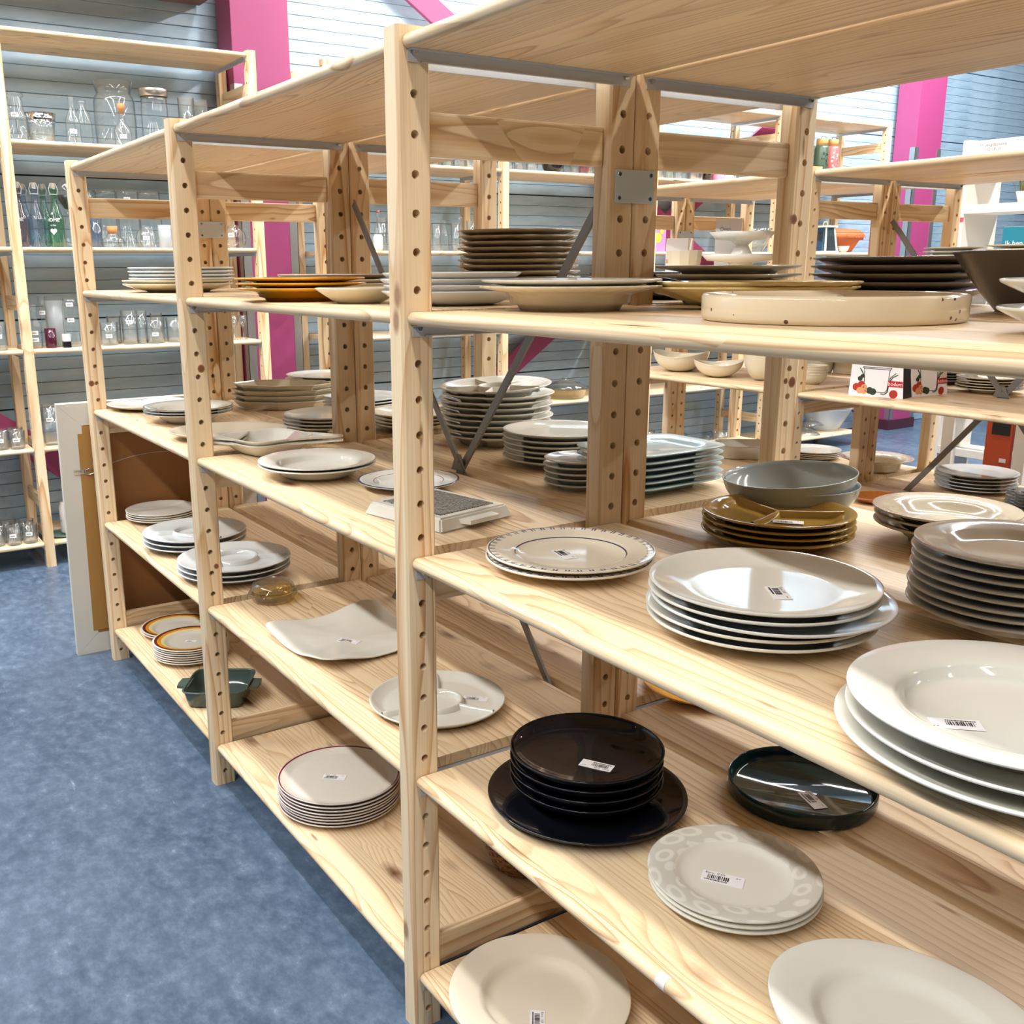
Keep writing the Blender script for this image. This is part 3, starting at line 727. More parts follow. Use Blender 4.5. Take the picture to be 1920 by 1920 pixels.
# serving dish with two pointed handles
def pan(label, z, k):
    me = lathe('p', P(.135, .04, 'cone', .62, fl=.006), WHITE, 72, rad=sup(5, .80, .80))
    o = link('handled_dish', me, None, (-1.21, .185, z), .985+pi/4); tag(o, label, 'dish', 'pointed handled dishes')
    for s in (1, -1):
        mb = MB(); u = [(.07, .078), (.20, .018), (.222, .008), (.224, 0), (.222, -.008), (.20, -.018), (.07, -.078)]
        M = Matrix.Rotation(-pi/4 if s > 0 else 3*pi/4, 4, 'Z') @ Matrix.Translation((0, 0, .0))
        mb.prism(u, .033, .0385, 0, M); mb.obj('handle', [WHITE], o)
pan('white square dish with pointed handles, lower of the pair left of second post', S14, 0)
pan('white square dish with pointed handles, upper of the pair left of second post', S14+.0125, 1)
a = stack('deep_plate', lathe('p', P(.150, .036, 'soup', .55, fl=.0085), WHITE, 80), -.813, .163, S14, 2, .0092, 'white deep plate', 'right of handled dishes')
LB = radial('blue_line_rim', [(0, (226, 226, 222)), (.69, (54, 60, 86)), (.705, (228, 228, 224)), (.975, (46, 52, 80)), (1., (46, 52, 80))], .123)
stack('side_plate', lathe('p', P(.123, .022, 'rim', .55), LB, 80), -.557, .290, S14, 1, .01, 'white plate with two thin blue lines', 'behind near post')
# granite trivet
t = thing('trivet', 'white trivet with speckled granite top beside near post', 'trivet', (-.262, .195, S14), .20)
b = MB(); b.prism([(-.125, -.108), (.125, -.108), (.125, .108), (-.125, .108)], 0, .003)
b2 = bmesh.new(); bmesh.ops.create_cube(b2, size=1)
for v in b2.verts:
    k = 1. if v.co.z < 0 else .90
    v.co = Vector((v.co.x*.25*k, v.co.y*.215*k, (v.co.z+.5)*.029))
bmesh.ops.bevel(b2, geom=b2.edges[:], offset=.004, segments=2, affect='EDGES')
me = bpy.data.meshes.new('base'); b2.to_mesh(me); b2.free(); me.materials.append(WHITE); link('base', me, t)
def granite():
    m, nt, bb = newmat('granite'); q = NB(nt); tc = q.n('ShaderNodeTexCoord')
    n = q.noise(q.vmul(tc.outputs['Object'], (110, 300, 110)), 1., 3., .75)
    q.l(q.ramp(n, [(.40, srgb(20, 22, 24)), (.48, srgb(84, 86, 86)), (.53, srgb(206, 206, 200)), (.60, srgb(40, 42, 44))]), bb.inputs['Base Color']); bb.inputs['Roughness'].default_value = .3
    return m
b = MB(); b.box(-.092, -.078, .0286, .092, .078, .0308, c=.001); b.obj('granite_tile', granite(), t)
for s in (1, -1):
    b = MB(); b.prism([(.108*s, -.05), (.145*s, -.042), (.145*s, .042), (.108*s, .05)], .012, .021); b.obj('grip', [WHITE], t)
# back row of the waist shelf
octm = lathe('p', P(.15, .034, 'dish', .8, fl=.006), BEIGE, 64, rad=lambda t, s: (1.32*oct_rad(8)(t, s)*cos(t), .86*oct_rad(8)(t, s)*sin(t)), sharp=True)
stack('baking_dish', octm, -2.11, .615, S14, 4, .0205, 'beige octagonal baking dish', 'in far bay', 'dish', rz=.985)
stack('dinner_plate', lathe('p', P(.145, .024, 'coupe', .6, fl=.0105), STONE, 72), -1.505, .520, S14, 4, .0112, 'glossy grey plate', 'beside second rear post', jit=.004)
stack('dinner_plate', lathe('p', P(.160, .024, 'coupe', .58, fl=.0155), WHITE, 72), -2.255, .865, S14+.0, 6, .0162, 'white plate', 'behind octagonal dishes', jit=.004)
stack('square_plate', lathe('p', P(.145, .018, 'cone', .7, fl=.0098), COOL, 64, rad=sup(5, .92, .92)), -1.75, .80, S14, 6, .0105, 'cool white square plate', 'between rear posts', rz=.3)
stack('soup_plate', lathe('p', P(.148, .03, 'coupe', .5, fl=.010), IVORY, 72), -1.345, .76, S14, 4, .0112, 'ivory soup plate', 'right of second rear post', jit=.004)
def notch(t, s):
    k = sum(math.exp(-((((t-a+pi) % (2*pi))-pi)/.10)**2) for a in (.5, 1.9, 3.1, 4.3, 5.5)); return 1-.10*k*(1-s) if s < .99 else 1.
dvm = lathe('p', P(.170, .036, 'cone', .66, fl=.0165), WHITE, 120, rad=lambda t, s: 1-.13*sum(math.exp(-((((t-a+pi) % (2*pi))-pi)/.09)**2) for a in (.4, 1.7, 2.9, 4.1, 5.3))*min(1, max(0, (1-s)*6)) if s > .5 else 1.)
a = stack('divided_plate', dvm, -.985, .845, S14, 9, .0172, 'white compartment plate', 'behind brace', jit=.007)
dividers(a[-1], .170, .0165, [WHITE], .4, .30, 5, .016, .88, .005)
a[-1].rotation_euler.x = .05; a[-1].location.z += .006
stack('dinner_plate', lathe('p', P(.150, .026, 'coupe', .62, fl=.0135), WHITE, 80), -.595, .783, S14, 6, .0142, 'white dinner plate', 'right of brace foot', jit=.005)
stack('side_plate', lathe('p', P(.082, .02, 'coupe', .6, fl=.0135), STONE, 64), -.318, .63, S14, 5, .0142, 'grey side plate', 'hidden behind drilled post', jit=.003)
# ---- knee shelf, middle and far bays
stack('dinner_plate', lathe('p', P(.136, .022, 'coupe', .6, fl=.0075), WHITE, 72), -2.395, .19, S21, 4, .0082, 'white dinner plate', 'at far end of knee shelf')
dv3 = lathe('p', P(.180, .030, 'coupe', .68, fl=.0155), COOL, 80)
for x_, y_, wh, a0 in ((-1.924, .171, 'left of second post', .3), (-1.509, .166, 'behind second post', 1.2)):
    a = stack('divided_plate', dv3, x_, y_, S21, 3, .0162, 'white three-part plate', wh, jit=.004)
    dividers(a[-1], .180, .0155, [COOL], a0, .40, 3, .015, .93, .008)
dv1 = lathe('p', P(.153, .022, 'coupe', .78, fl=.005), WHITE, 96)
a = stack('divided_plate', dv1, -.268, .191, S21, 1, .01, 'single ivory divided plate with centre cup', 'by near post')
dividers(a[0], .153, .005, [WHITE], .5, .36, 3, .012, .93, .008); price_label(a[0], .03, .085, .0056, .8, 1, 1.2, txt='Euro  2.00')
sqm = lathe('p', P(.205, .012, 'coupe', .6, fl=.006), WHITE, 96, rad=sup(9, .86, .86), zf=lambda t, s: .024*abs(sin(2*t))**3*max(0, s-.35)*1.4)
a = stack('square_plate', sqm, -.765, .215, S21, 1, .01, 'large pale grey square plate with lifted corners', 'in middle bay', rz=.10)
price_label(a[0], .03, -.02, .0064, .5, 2, 1.3, txt='Euro  2.50')
# round glass box with lid
t = thing('glass_box', 'round pale glass box with domed lid near second post', 'box', (-1.19, .170, S21))
link('bowl', lathe('b', [(0, .004), (.05, .004), (.058, .010), (.062, .026), (.070, .029), (.074, .025), (.071, .019), (.066, .012), (.06, .0), (0, 0)], G_AMBER, 48), t)
link('lid', lathe('l', [(0, .066), (.03, .065), (.05, .060), (.062, .050), (.066, .040), (.063, .0305), (.060, .032), (.058, .046), (.045, .056), (0, .061)], G_AMBER, 48), t)
# ---- bottom board, middle and far bays
RINGS = [(0, (214, 208, 194)), (.70, (232, 212, 150)), (.79, (214, 142, 44)), (.88, (100, 46, 26)), (.962, (222, 214, 202))]
bw = lathe('p', P(.138, .022, 'rim', .58, fl=.0078), radial('brown_ring_print', RINGS, .138), 80)
stack('dinner_plate', bw, -2.295, .185, S28, 2, .0085, 'plate with brown and orange rings', 'at far left')
a = stack('dinner_plate', bw, -2.004, .152, S28, 7, .0085, 'plate with brown and orange rings', 'beside second post', jit=.0012)
price_label(a[-1], .0, .0, .0081, 1.0, 0, .9, txt=None)
t = thing('baking_dish', 'dark green square baking dish with two handles on bottom board', 'dish', (-1.575, .112, S28), .985-pi/4+.06)
link('bowl', lathe('b', P(.112, .062, 'dish', .78, fl=.006), SAGE, 64, rad=sup(7, .95, .95)), t)
for s in (1, -1):
    a_ = pi/4 if s > 0 else pi/4+pi
    mb = MB(); mb.prism([(.098, -.04), (.137, -.034), (.140, 0), (.137, .034), (.098, .04)], .047, .055, 0, Matrix.Rotation(a_ if False else (0 if s > 0 else pi), 4, 'Z')); mb.obj('handle', [SAGE], t)
t.rotation_euler.z = .985
RR = radial('red_rim_print', [(0, (222, 216, 204)), (.965, (122, 34, 54)), (.992, (206, 196, 190))], .165)
a = stack('dinner_plate', lathe('p', P(.165, .020, 'coupe', .78, fl=.0082), RR, 96), -.727, .150, S28, 8, .0089, 'cream plate with thin red rim', 'on bottom board', jit=.003)
price_label(a[-1], -.005, -.012, .0085, .85, 3, 1.35, txt='Euro  1.00')
# wicker basket
def basket(label, loc):
    t = thing('wicker_basket', label, 'basket', loc)
    mt = plain('wicker', srgb(150, 104, 58), .6)
    for k in range(9):
        r = .075+.004*k; z_ = .006+.010*k; mb = MB()
        pts = [((r+.003*(1 if (i+k) % 2 else -1))*cos(2*pi*i/28), (r+.003*(1 if (i+k) % 2 else -1))*sin(2*pi*i/28), z_) for i in range(29)]
        mb.tube(pts, .0048, 5); mb.obj('wicker_strand', [mt], t)
    mb = MB()
    for i in range(14):
        a = 2*pi*i/14; mb.cyl((.073*cos(a), .073*sin(a), 0), (.108*cos(a), .108*sin(a), .092), .003, None, 5)
    mb.cyl((0, 0, 0), (0, 0, .004), .076, None, 20); mb.obj('frame', [mt], t)
    pts = [(.105*cos(a), 0, .09+.10*sin(a)) for a in [pi*i/12 for i in range(13)]]
    mb = MB(); mb.tube(pts, .005, 6); mb.obj('handle', [mt], t)
basket('small wicker basket at the back of bottom board behind near post', (-.215, .405, S28))

ch = MB(); ch.cyl((-.009, 0, 0), (.010, 0, 0), .0119, .0119, 24)
ch.obj('edge_chip', [plain('bare_filler', srgb(226, 216, 204), .7)], front, (.684, -.0102, S21-.0115)); bpy.data.objects['edge_chip']['label'] = 'pale chipped patch on the board edge'
# ---------------------------------------------------------------- the framed picture leaning behind the far post
t = thing('picture_frame', 'large pale picture frame seen from behind, leaning on far post', 'picture', (-2.604, -.145, .0))
t.rotation_euler = (0, math.atan2(.083, 1.06), 0)
PF = plain('frame_white', srgb(214, 208, 194), .5); KRAFT = plain('kraft_tape', srgb(170, 124, 62), .55); CARD = plain('brown_backing', srgb(146, 98, 52), .7)
FW, FH, FB = .80, 1.056, .118
for pl in ([(0, 0), (FW, 0), (FW-FB, FB), (FB, FB)], [(0, FH), (FB, FH-FB), (FW-FB, FH-FB), (FW, FH)], [(0, .0008), (FB-.0008, FB), (FB-.0008, FH-FB), (0, FH-.0008)], [(FW, .0008), (FW, FH-.0008), (FW-FB+.0008, FH-FB), (FW-FB+.0008, FB)]):
    mb = MB(); n = len(pl); vs = [(-.03, y, z_) for y, z_ in pl]+[(0, y, z_) for y, z_ in pl]
    mb.add(vs, [tuple(range(n)), tuple(range(n, 2*n))[::-1]]+[(i, (i+1) % n, n+(i+1) % n, n+i) for i in range(n)]); mb.obj('frame_bar', [PF], t)
mb = MB(); mb.box(-.02, FB-.03, FB-.03, .0008, FW-FB+.03, FH-FB+.03); mb.obj('backing_board', [CARD], t)
for y0, z0, y1, z1 in ((.070, .10, .165, .935), (.60, .10, .715, .955)):
    mb = MB(); mb.box(.0006, y0, z0, .0022, y1, z1); mb.box(.0006, y0+.018, z1, .0022, y1, z1+.03); mb.obj('paper_tape', [KRAFT], t)
mb = MB(); S_ = -.052; mb.box(.0022, .096+S_, .773, .0042, .142+S_, .791, c=.0006); mb.cyl((.004, .106+S_, .782), (.0062, .106+S_, .782), .0045); mb.cyl((.004, .126+S_, .782), (.0062, .126+S_, .782), .0045)
mb.tube([(.006, .138+S_, .774), (.008, .155+S_, .770), (.008, .174+S_, .775), (.008, .180+S_, .782), (.008, .174+S_, .789), (.008, .155+S_, .794), (.006, .138+S_, .790), (.006, .138+S_, .774)], .0022, 6); mb.obj('hanger_ring', [CHROME], t)
mb = MB(); mb.tube([(.007, .126+.50*s, .785+.05*(1-(2*s-1)**2)) for s in [i/14 for i in range(15)]], .0011, 5); mb.obj('hanging_wire', [STEEL], t)

# ---------------------------------------------------------------- glassware on the wall shelves
XG = -4.15
def gl(name, label, cat, y, x, z, parts, group=None, rz=0.):
    """thing made of lathe parts [(part name, mesh)]; a one-part thing is a mesh"""
    if len(parts) == 1:
        o = link(name, parts[0][1], None, (x, y, z+.0005), rz); return tag(o, label, cat, group)
    t = thing(name, label, cat, (x, y, z+.0005), rz, group)
    for pn, me in parts: link(pn, me, t)
    return t
def tumbler(r, h, k=1.12, mat=G_CLEAR, n=28, fl=.006): return lathe('t', [(0, 0), (r*.9, 0), (r, .003), (r*k, h), (r*k-.0018, h), (r*.96, fl), (0, fl)], mat, n)
def bottle(r, h, neck=.30, sh=.62, mat=G_CLEAR, n=28):
    return lathe('b', [(0, .004), (r*.85, 0), (r, .006), (r, h*.45), (r*.97, h*sh*.86), (r*.72, h*sh), (r*neck*1.15, h*(sh+.16)), (r*neck, h*.9), (r*neck*1.02, h*.93), (r*neck*1.3, h*.935), (r*neck*1.3, h), (r*neck, h)], mat, n)
def jar(r, h, mat=G_CLEAR, n=32, mouth=.82): return lathe('j', [(0, .003), (r*.9, 0), (r, .01), (r, h*.78), (r*.96, h*.86), (r*mouth, h*.93), (r*mouth, h), (r*mouth-.002, h), (r*mouth-.002, h*.93)], mat, n)
def wine(r, h, mat=G_CLEAR): return lathe('w', [(0, 0), (r*.95, 0), (r*.95, .003), (.006, .008), (.0045, h*.45), (.008, h*.5), (r*.8, h*.62), (r, h*.78), (r*.86, h), (r*.84, h), (r*.96, h*.78), (0, h*.53)], mat, 24)
def T(o, r, z, a=-.25): 
    glass_tag(o, r, z, a)
z2, z3, z4, z5, z6 = WS[1], WS[2], WS[3], WS[4], WS[5]
# top shelf, left unit
o = gl('milk_bottle', 'wide clear glass bottle with short neck beside wall shelf post', 'bottle', .112, XG, z2, [('bottle', bottle(.054, .225, .62, .66))]); T(o, .054, .12)
o = gl('tumbler', 'clear tumbler with broad silver rim on upper left wall shelf', 'glass', .228, XG, z2, [('bowl', tumbler(.056, .138, 1.32)), ('rim_band', lathe('r', [(.0706, .105), (.0745, .1382), (.0735, .1382), (.0700, .105)], CHROME, 32))]); 
gl('tumbler', 'small plain tumbler behind the wide clear bottle', 'glass', .165, -4.3, z2, [('bowl', tumbler(.026, .125))])
o = gl('glass_bottle', 'slim long-necked clear bottle on upper left wall shelf', 'bottle', .384, XG, z2, [('bottle', bottle(.036, .232, .34, .6))]); T(o, .036, .06)
gl('glass_bottle', 'dimpled clear bottle behind the slim long-necked one', 'bottle', .452, -4.22, z2, [('bottle', lathe('b', [(0, .003), (.04, 0), (.044, .008)]+[(.044+.0015*(-1)**k, .012+.012*k) for k in range(10)]+[(.036, .16), (.018, .19), (.016, .205), (.021, .21), (.021, .225), (.016, .225)], G_CLEAR, 26))])
gl('storage_jar', 'largest clear glass jar with flared collar on upper wall shelf', 'jar', .64, -4.30, z2, [('jar', lathe('j', [(0, .004), (.09, 0), (.104, .012), (.108, .14), (.106, .24), (.098, .268), (.09, .275), (.088, .29), (.104, .34), (.101, .34), (.085, .29)], G_CLEAR, 44))])
CORK = plain('cork', srgb(190, 128, 78), .8)
mb = MB(); mb.tube([(0, -.014, .165), (0, -.034, .16), (0, -.046, .145), (0, -.044, .125), (0, -.03, .112)], .004, 6)
t = gl('cork_bottle', 'small handled flask with cork stopper before the largest jar', 'bottle', .634, XG, z2, [('bottle', lathe('b', [(0, .003), (.038, 0), (.043, .006), (.044, .07), (.038, .1), (.016, .122), (.013, .17), (.016, .172), (.016, .178)], G_CLEAR, 28)), ('cork', lathe('c', [(0, .215), (.019, .215), (.020, .19), (.014, .185), (.0125, .166), (0, .166)], CORK, 18)), ('handle', mb.mesh('handle', [G_CLEAR]))]); T(t, .044, .05)
gl('lidded_jar', 'tall clear jar with brushed metal lid on upper wall shelf', 'jar', .815, -4.17, z2, [('jar', jar(.07, .262, mouth=.97)), ('lid', lathe('l', [(0, .302), (.072, .302), (.0735, .299), (.0735, .262), (.069, .262)], plain('brushed_lid', srgb(190, 182, 168), .28, .9), 36))])
for k, (yy, xx) in enumerate(((.985, -4.16), (1.075, -4.2))):
    gl('tumbler', ('cut glass tumbler right of the metal-lidded jar, nearer', 'cut glass tumbler right of the metal-lidded jar, second')[k], 'glass', yy, xx, z2, [('bowl', tumbler(.037, .27, 1.2))])
# second shelf: swing-top bottles
def swing(y, x, mat, label, txt=True):
    t = gl('swing_top_bottle', label, 'bottle', y, x, z3, [('bottle', bottle(.039, .292, .36, .58, mat, 30))], 'coloured swing-top bottles')
    t2 = t
    mb = MB(); mb.cyl((0, 0, .288), (0, 0, .316), .013, .011, 14); o = link('stopper', mb.mesh('stopper', [plain('stopper', srgb(150, 140, 126), .5)]), t2)
    mb = MB(); mb.tube([(0, -.016, .258), (0, -.022, .285), (0, -.012, .314), (0, .012, .314), (0, .022, .285), (0, .016, .258)], .0018, 5); mb.tube([(.018*cos(a), .018*sin(a), .26) for a in [i*pi/8 for i in range(17)]], .0018, 5); link('wire_bail', mb.mesh('wire_bail', [STEEL]), t2)
    if txt:
        for s, zz, sz in (('A', .165, .018), ('HOME', .133, .024), ('is the', .108, .013), ('♥', .078, .03)):
            if s == '♥':
                hb = MB(); pts = [(.0011*16*sin(a)**3, .0011*(13*cos(a)-5*cos(2*a)-2*cos(3*a)-cos(4*a))) for a in [2*pi*i/24 for i in range(24)]]
                R2 = .0398; hb.add([(R2*sin(px/R2), -R2*cos(px/R2), zz+pz) for px, pz in pts]+[(0, -R2, zz)], [(i, (i+1) % 24, 24) for i in range(24)]); o = link('print', hb.mesh('print', [LABEL], False), t2)
            else: o = link('print', tmesh(s, sz, LABEL, .039), t2, (0, 0, zz))
            o.rotation_euler = (0, 0, .95)
swing(.075, -4.12, G_PURPLE, 'plum tinted swing-top bottle, leftmost of the coloured bottles')
swing(.120, -4.24, G_BLUE, 'blue swing-top bottle behind the plum one', False)
swing(.156, -4.13, G_BLUE, 'blue swing-top bottle in front, between plum and green', False)
swing(.210, -4.20, G_TEAL, 'aqua green swing-top bottle behind the dark green one', False)
swing(.248, -4.12, G_GREEN, 'bright green swing-top bottle, rightmost of the coloured bottles')
gl('carafe', 'round-bellied dark coffee carafe right of green bottle', 'jar', .33, -4.18, z3, [('glass', lathe('g', [(0, .003), (.03, 0), (.05, .02), (.03, .12), (.016, .165), (.03, .2), (.056, .25), (.06, .29), (.04, .33), (.03, .338)], G_CLEAR, 32)), ('coffee', lathe('c', [(0, .19), (.02, .195), (.048, .24), (.052, .262), (0, .262)], plain('dark_brown', srgb(42, 30, 30), .4), 28))])
gl('glass_jar', 'clear wide jar behind far post on second wall shelf', 'jar', .43, -4.26, z3, [('jar', jar(.055, .30))])
for k, (yy, xx, r, lab) in enumerate(((.555, -4.3, .06, 'big clear canister left of the tagged one'), (.66, -4.28, .064, 'big clear canister with paper tag, second wall shelf'), (.785, -4.3, .062, 'big clear canister right of the tagged one'))):
    o = gl('canister', lab, 'jar', yy, xx, z3, [('jar', jar(r, .305, mouth=.96))])
    if k == 1: T(o, r, .255)
gl('tumbler', 'blue tinted tumbler beside the low cork bottle', 'glass', .449, XG, z3, [('bowl', tumbler(.031, .152, 1.08, G_BLUE))])
gl('cork_bottle', 'low squat bottle with wide cork on second wall shelf', 'bottle', .535, XG, z3, [('bottle', lathe('b', [(0, .003), (.05, 0), (.058, .01), (.058, .04), (.03, .062), (.024, .075), (.024, .085)], G_CLEAR, 30)), ('cork', lathe('c', [(0, .11), (.028, .11), (.024, .07), (0, .07)], CORK, 20))])
o = gl('round_flask', 'round clear flask with paper tag on second wall shelf', 'bottle', .712, XG, z3, [('flask', lathe('f', [(0, .003), (.025, 0), (.045, .015), (.055, .05), (.045, .085), (.022, .1), (.02, .112), (.024, .116)], G_CLEAR, 32))]); T(o, .055, .05)
gl('tumbler', 'frosted tumbler right of the round flask', 'glass', .816, XG, z3, [('bowl', tumbler(.034, .12, 1.05, G_FROST))])
gl('small_jar', 'little lying glass jar between cork bottle and flask', 'jar', .63, XG, z3, [('jar', jar(.03, .05))])
mb = MB(); mb.tube([(0, .05, .04), (0, .085, .06), (0, .09, .09), (0, .06, .115)], .005, 6); mb2 = MB(); mb2.cyl((0, -.05, .05), (0, -.09, .1), .014, .008, 10)
t = gl('teapot', 'round clear glass teapot on shelf beside magenta column', 'teapot', 1.215, -4.16, z3, [('pot', lathe('p', [(0, .003), (.04, 0), (.06, .02), (.068, .055), (.058, .09), (.035, .108), (.035, .114)], G_CLEAR, 32)), ('lid', lathe('l', [(0, .145), (.008, .142), (.008, .13), (.034, .118), (.034, .114), (0, .114)], G_CLEAR, 24)), ('handle', mb.mesh('handle', [G_CLEAR])), ('spout', mb2.mesh('spout', [G_CLEAR]))]); T(t, .068, .07, -.6)
# third shelf
o = gl('decanter', 'clear decanter with stopper at left of third wall shelf', 'bottle', .095, XG, z4, [('decanter', lathe('d', [(0, .003), (.028, 0), (.033, .01), (.033, .1), (.03, .13), (.013, .15), (.013, .185), (.018, .188), (.018, .192), (.008, .195), (.017, .205), (.017, .222), (0, .225)], G_CLEAR, 28))]); T(o, .033, .08); T(o, .033, .045)
o = gl('stem_vase', 'tall thin stem vase of clear glass, third wall shelf', 'vase', .150, -4.2, z4, [('vase', lathe('v', [(0, .003), (.022, 0), (.02, .01), (.012, .06), (.012, .15), (.017, .2), (.017, .265), (.0155, .265)], G_CLEAR, 22))]); T(o, .015, .18)
o = gl('pitcher', 'cloudy glass pitcher left of the tall tagged jar', 'pitcher', .215, -4.22, z4, [('body', tumbler(.042, .24, 1.25, G_FROST))])
o = gl('storage_jar', 'tall tagged clear jar behind far post, third wall shelf', 'jar', .283, -4.16, z4, [('jar', jar(.042, .25))]); T(o, .042, .22); T(o, .042, .14)
gl('candle_glass', 'dark red candle glass on third wall shelf', 'candle', .165, -4.13, z4, [('glass', tumbler(.028, .10, 1.02, plain('plum_wax', srgb(70, 20, 44), .15)))])
mb = MB(); mb.box(-.019, -.019, 0, .019, .019, .032, c=.002); mb.box(-.018, -.018, .032, .018, .018, .07, 1, c=.002)
tag(mb.obj('small_box', [G_BLACK, LABEL], None, (-4.10, .237, z4+.0005)), 'small black and white gift box on third wall shelf', 'box')
for k, (yy, r, h, lab) in enumerate(((.47, .045, .12, 'tagged tumbler just right of far post, third wall shelf'), (.584, .04, .18, 'tallest tagged beer glass on third wall shelf'), (.648, .028, .178, 'narrow tall glass right of the tallest beer glass'), (.72, .05, .14, 'wide tagged tumbler right of the narrow glass'), (.828, .04, .135, 'glass mug left of second post, third wall shelf'), (.525, .034, .15, 'plain tall glass between tagged tumbler and beer glass'), (.76, .03, .16, 'plain slim glass behind the wide tagged tumbler'))):
    o = gl('tumbler', lab, 'glass', yy, XG if k < 5 else -4.25, z4, [('bowl', tumbler(r, h, 1.1))])
    if k in (0, 1, 3): T(o, r*1.04, .05 if k != 1 else .12)
for k, yy in enumerate((1.17, 1.225)):
    gl('wine_glass', ('short-stemmed wine glass, left of the pair beside magenta column', 'short-stemmed wine glass, right of the pair beside magenta column')[k], 'glass', yy, -4.13, z4, [('bowl', wine(.024, .138))], 'wine glasses by the column')
o = gl('tumbler', 'tagged tumbler at far left edge of third wall shelf', 'glass', -.085, -4.12, z4, [('bowl', tumbler(.034, .14, 1.08))]); T(o, .036, .07)
# left bay lower shelves
sp = [(-.06, -4.10), (-.135, -4.12), (-.10, -4.2), (-.19, -4.17), (-.05, -4.22), (-.21, -4.09)]
for k, (yy, xx) in enumerate(sp):
    o = gl('tumbler', 'stubby pressed tumbler '+['at the front, right end', 'at the front, middle', 'in the second row, middle', 'at the back left', 'in the back row, right end', 'at the front, left end'][k]+', fourth shelf of left bay', 'glass', yy, xx, z5, [('bowl', tumbler(.036, .095, 1.14))], 'pressed tumblers, fourth shelf')
    if k < 2: T(o, .039, .05)
sp = [(-.05, -4.10), (-.13, -4.10), (-.09, -4.19), (-.17, -4.18), (-.045, -4.23), (-.13, -4.27), (-.21, -4.12)]
for k, (yy, xx) in enumerate(sp):
    o = gl('tumbler', 'stubby pressed tumbler '+['at the front, right end', 'at the front, middle', 'in the second row, middle', 'in the second row, left', 'in the back row, right end', 'in the back row, left end', 'at the front, left end'][k]+', lowest shelf of left bay', 'glass', yy, xx, z6, [('bowl', tumbler(.036, .10, 1.14))], 'pressed tumblers, lowest shelf')
    if k < 3: T(o, .039, .055)
o = gl('fluted_vase', 'fluted clear vase on fourth wall shelf beside picture frame', 'vase', .120, -4.13, z5, [('vase', lathe('v', [(0, .005), (.036, 0), (.04, .01), (.044, .215), (.042, .215), (.037, .01)], G_CLEAR, 48, rad=lambda t, s: 1+.03*cos(12*t)))]); T(o, .045, .14)
DOT = ceramic('polka_white', (230, 230, 230), .2, .5, (30, 30, 34))
gl('polka_vase', 'white dotted vase on lowest wall shelf beside picture frame', 'vase', .165, -4.16, z6+.014, [('vase', lathe('v', [(0, .003), (.04, 0), (.044, .01), (.044, .14), (.036, .165), (.036, .172), (.033, .172)], DOT, 32))])
gl('tray', 'green oval tray under the white dotted vase', 'tray', .14, -4.17, z6, [('tray', lathe('t', P(.09, .012, 'coupe', .7, fl=.006), ceramic('dull_green', (96, 120, 112), .3), 40))])
# right unit
y2, y3, y4, y5, y6 = [h-.012 for h in WS[1:]]
z2, z3, z4, z5, z6 = y2, y3, y4, y5, y6
NTH = ['first', 'second', 'third', 'fourth', 'fifth', 'sixth', 'seventh', 'eighth', 'ninth', 'tenth', 'eleventh', 'twelfth', 'thirteenth', 'fourteenth', 'fifteenth', 'sixteenth', 'seventeenth', 'eighteenth', 'nineteenth', 'twentieth', 'twenty-first', 'twenty-second', 'twenty-third', 'twenty-fourth', 'twenty-fifth', 'twenty-sixth', 'twenty-seventh', 'twenty-eighth', 'twenty-ninth', 'thirtieth', 'thirty-first', 'thirty-second', 'thirty-third']
rr = random.Random(5); k = 0; TM = [tumbler(.034, .12, 1.1), tumbler(.038, .15, 1.05), tumbler(.03, .17, 1.15), jar(.04, .14)]
yy = 1.86
while yy < 5.45:
    if not (3.36 < yy < 3.58 or abs(yy-3.015) < .06 or abs(yy-4.31) < .06 or 4.62 < yy < 5.1):
        for xx in (-4.13, -4.24):
            gl('tumbler', 'clear glass, %s from left in the %s row, upper wall shelf' % (NTH[k], 'front' if xx > -4.2 else 'rear'), 'glass', yy+rr.uniform(-.01, .01), xx, z2, [('bowl', TM[rr.randrange(4)])], 'tumblers on the upper wall shelf')
        k += 1
    yy += .095
gl('black_vase', 'squat black glass vase among clear tumblers on upper wall shelf', 'vase', 3.472, -4.14, z2, [('vase', lathe('v', [(0, .004), (.05, 0), (.07, .03), (.082, .09), (.079, .14), (.075, .14), (.07, .05)], G_BLACK, 40))])
PINKG = glass('pink_glass', (236, 196, 206), (170, 90, 110))
gl('tumbler', 'pink tinted tumbler right of the black vase', 'glass', 3.70, -4.09, z2, [('bowl', tumbler(.034, .12, 1.1, PINKG))])
o = gl('lidded_jar', 'small jar with pale blue lid on upper wall shelf', 'jar', 4.675, XG, z2, [('jar', jar(.036, .08)), ('lid', lathe('l', [(0, .104), (.036, .104), (.038, .08), (.03, .08)], plain('pale_blue_lid', srgb(150, 190, 220), .4), 24))])
gl('steel_canister', 'brushed steel canister right of the blue-lidded jar', 'canister', 4.795, XG, z2, [('body', lathe('c', [(0, 0), (.06, 0), (.062, .003), (.062, .13), (.058, .134), (0, .134)], plain('brushed_steel', srgb(170, 172, 174), .3, .9), 32))])
gl('flask', 'black flask right of the steel canister', 'flask', 4.93, XG, z2, [('body', lathe('c', [(0, 0), (.035, 0), (.035, .12), (.02, .14), (.02, .17), (0, .17)], G_BLACK, 24))])
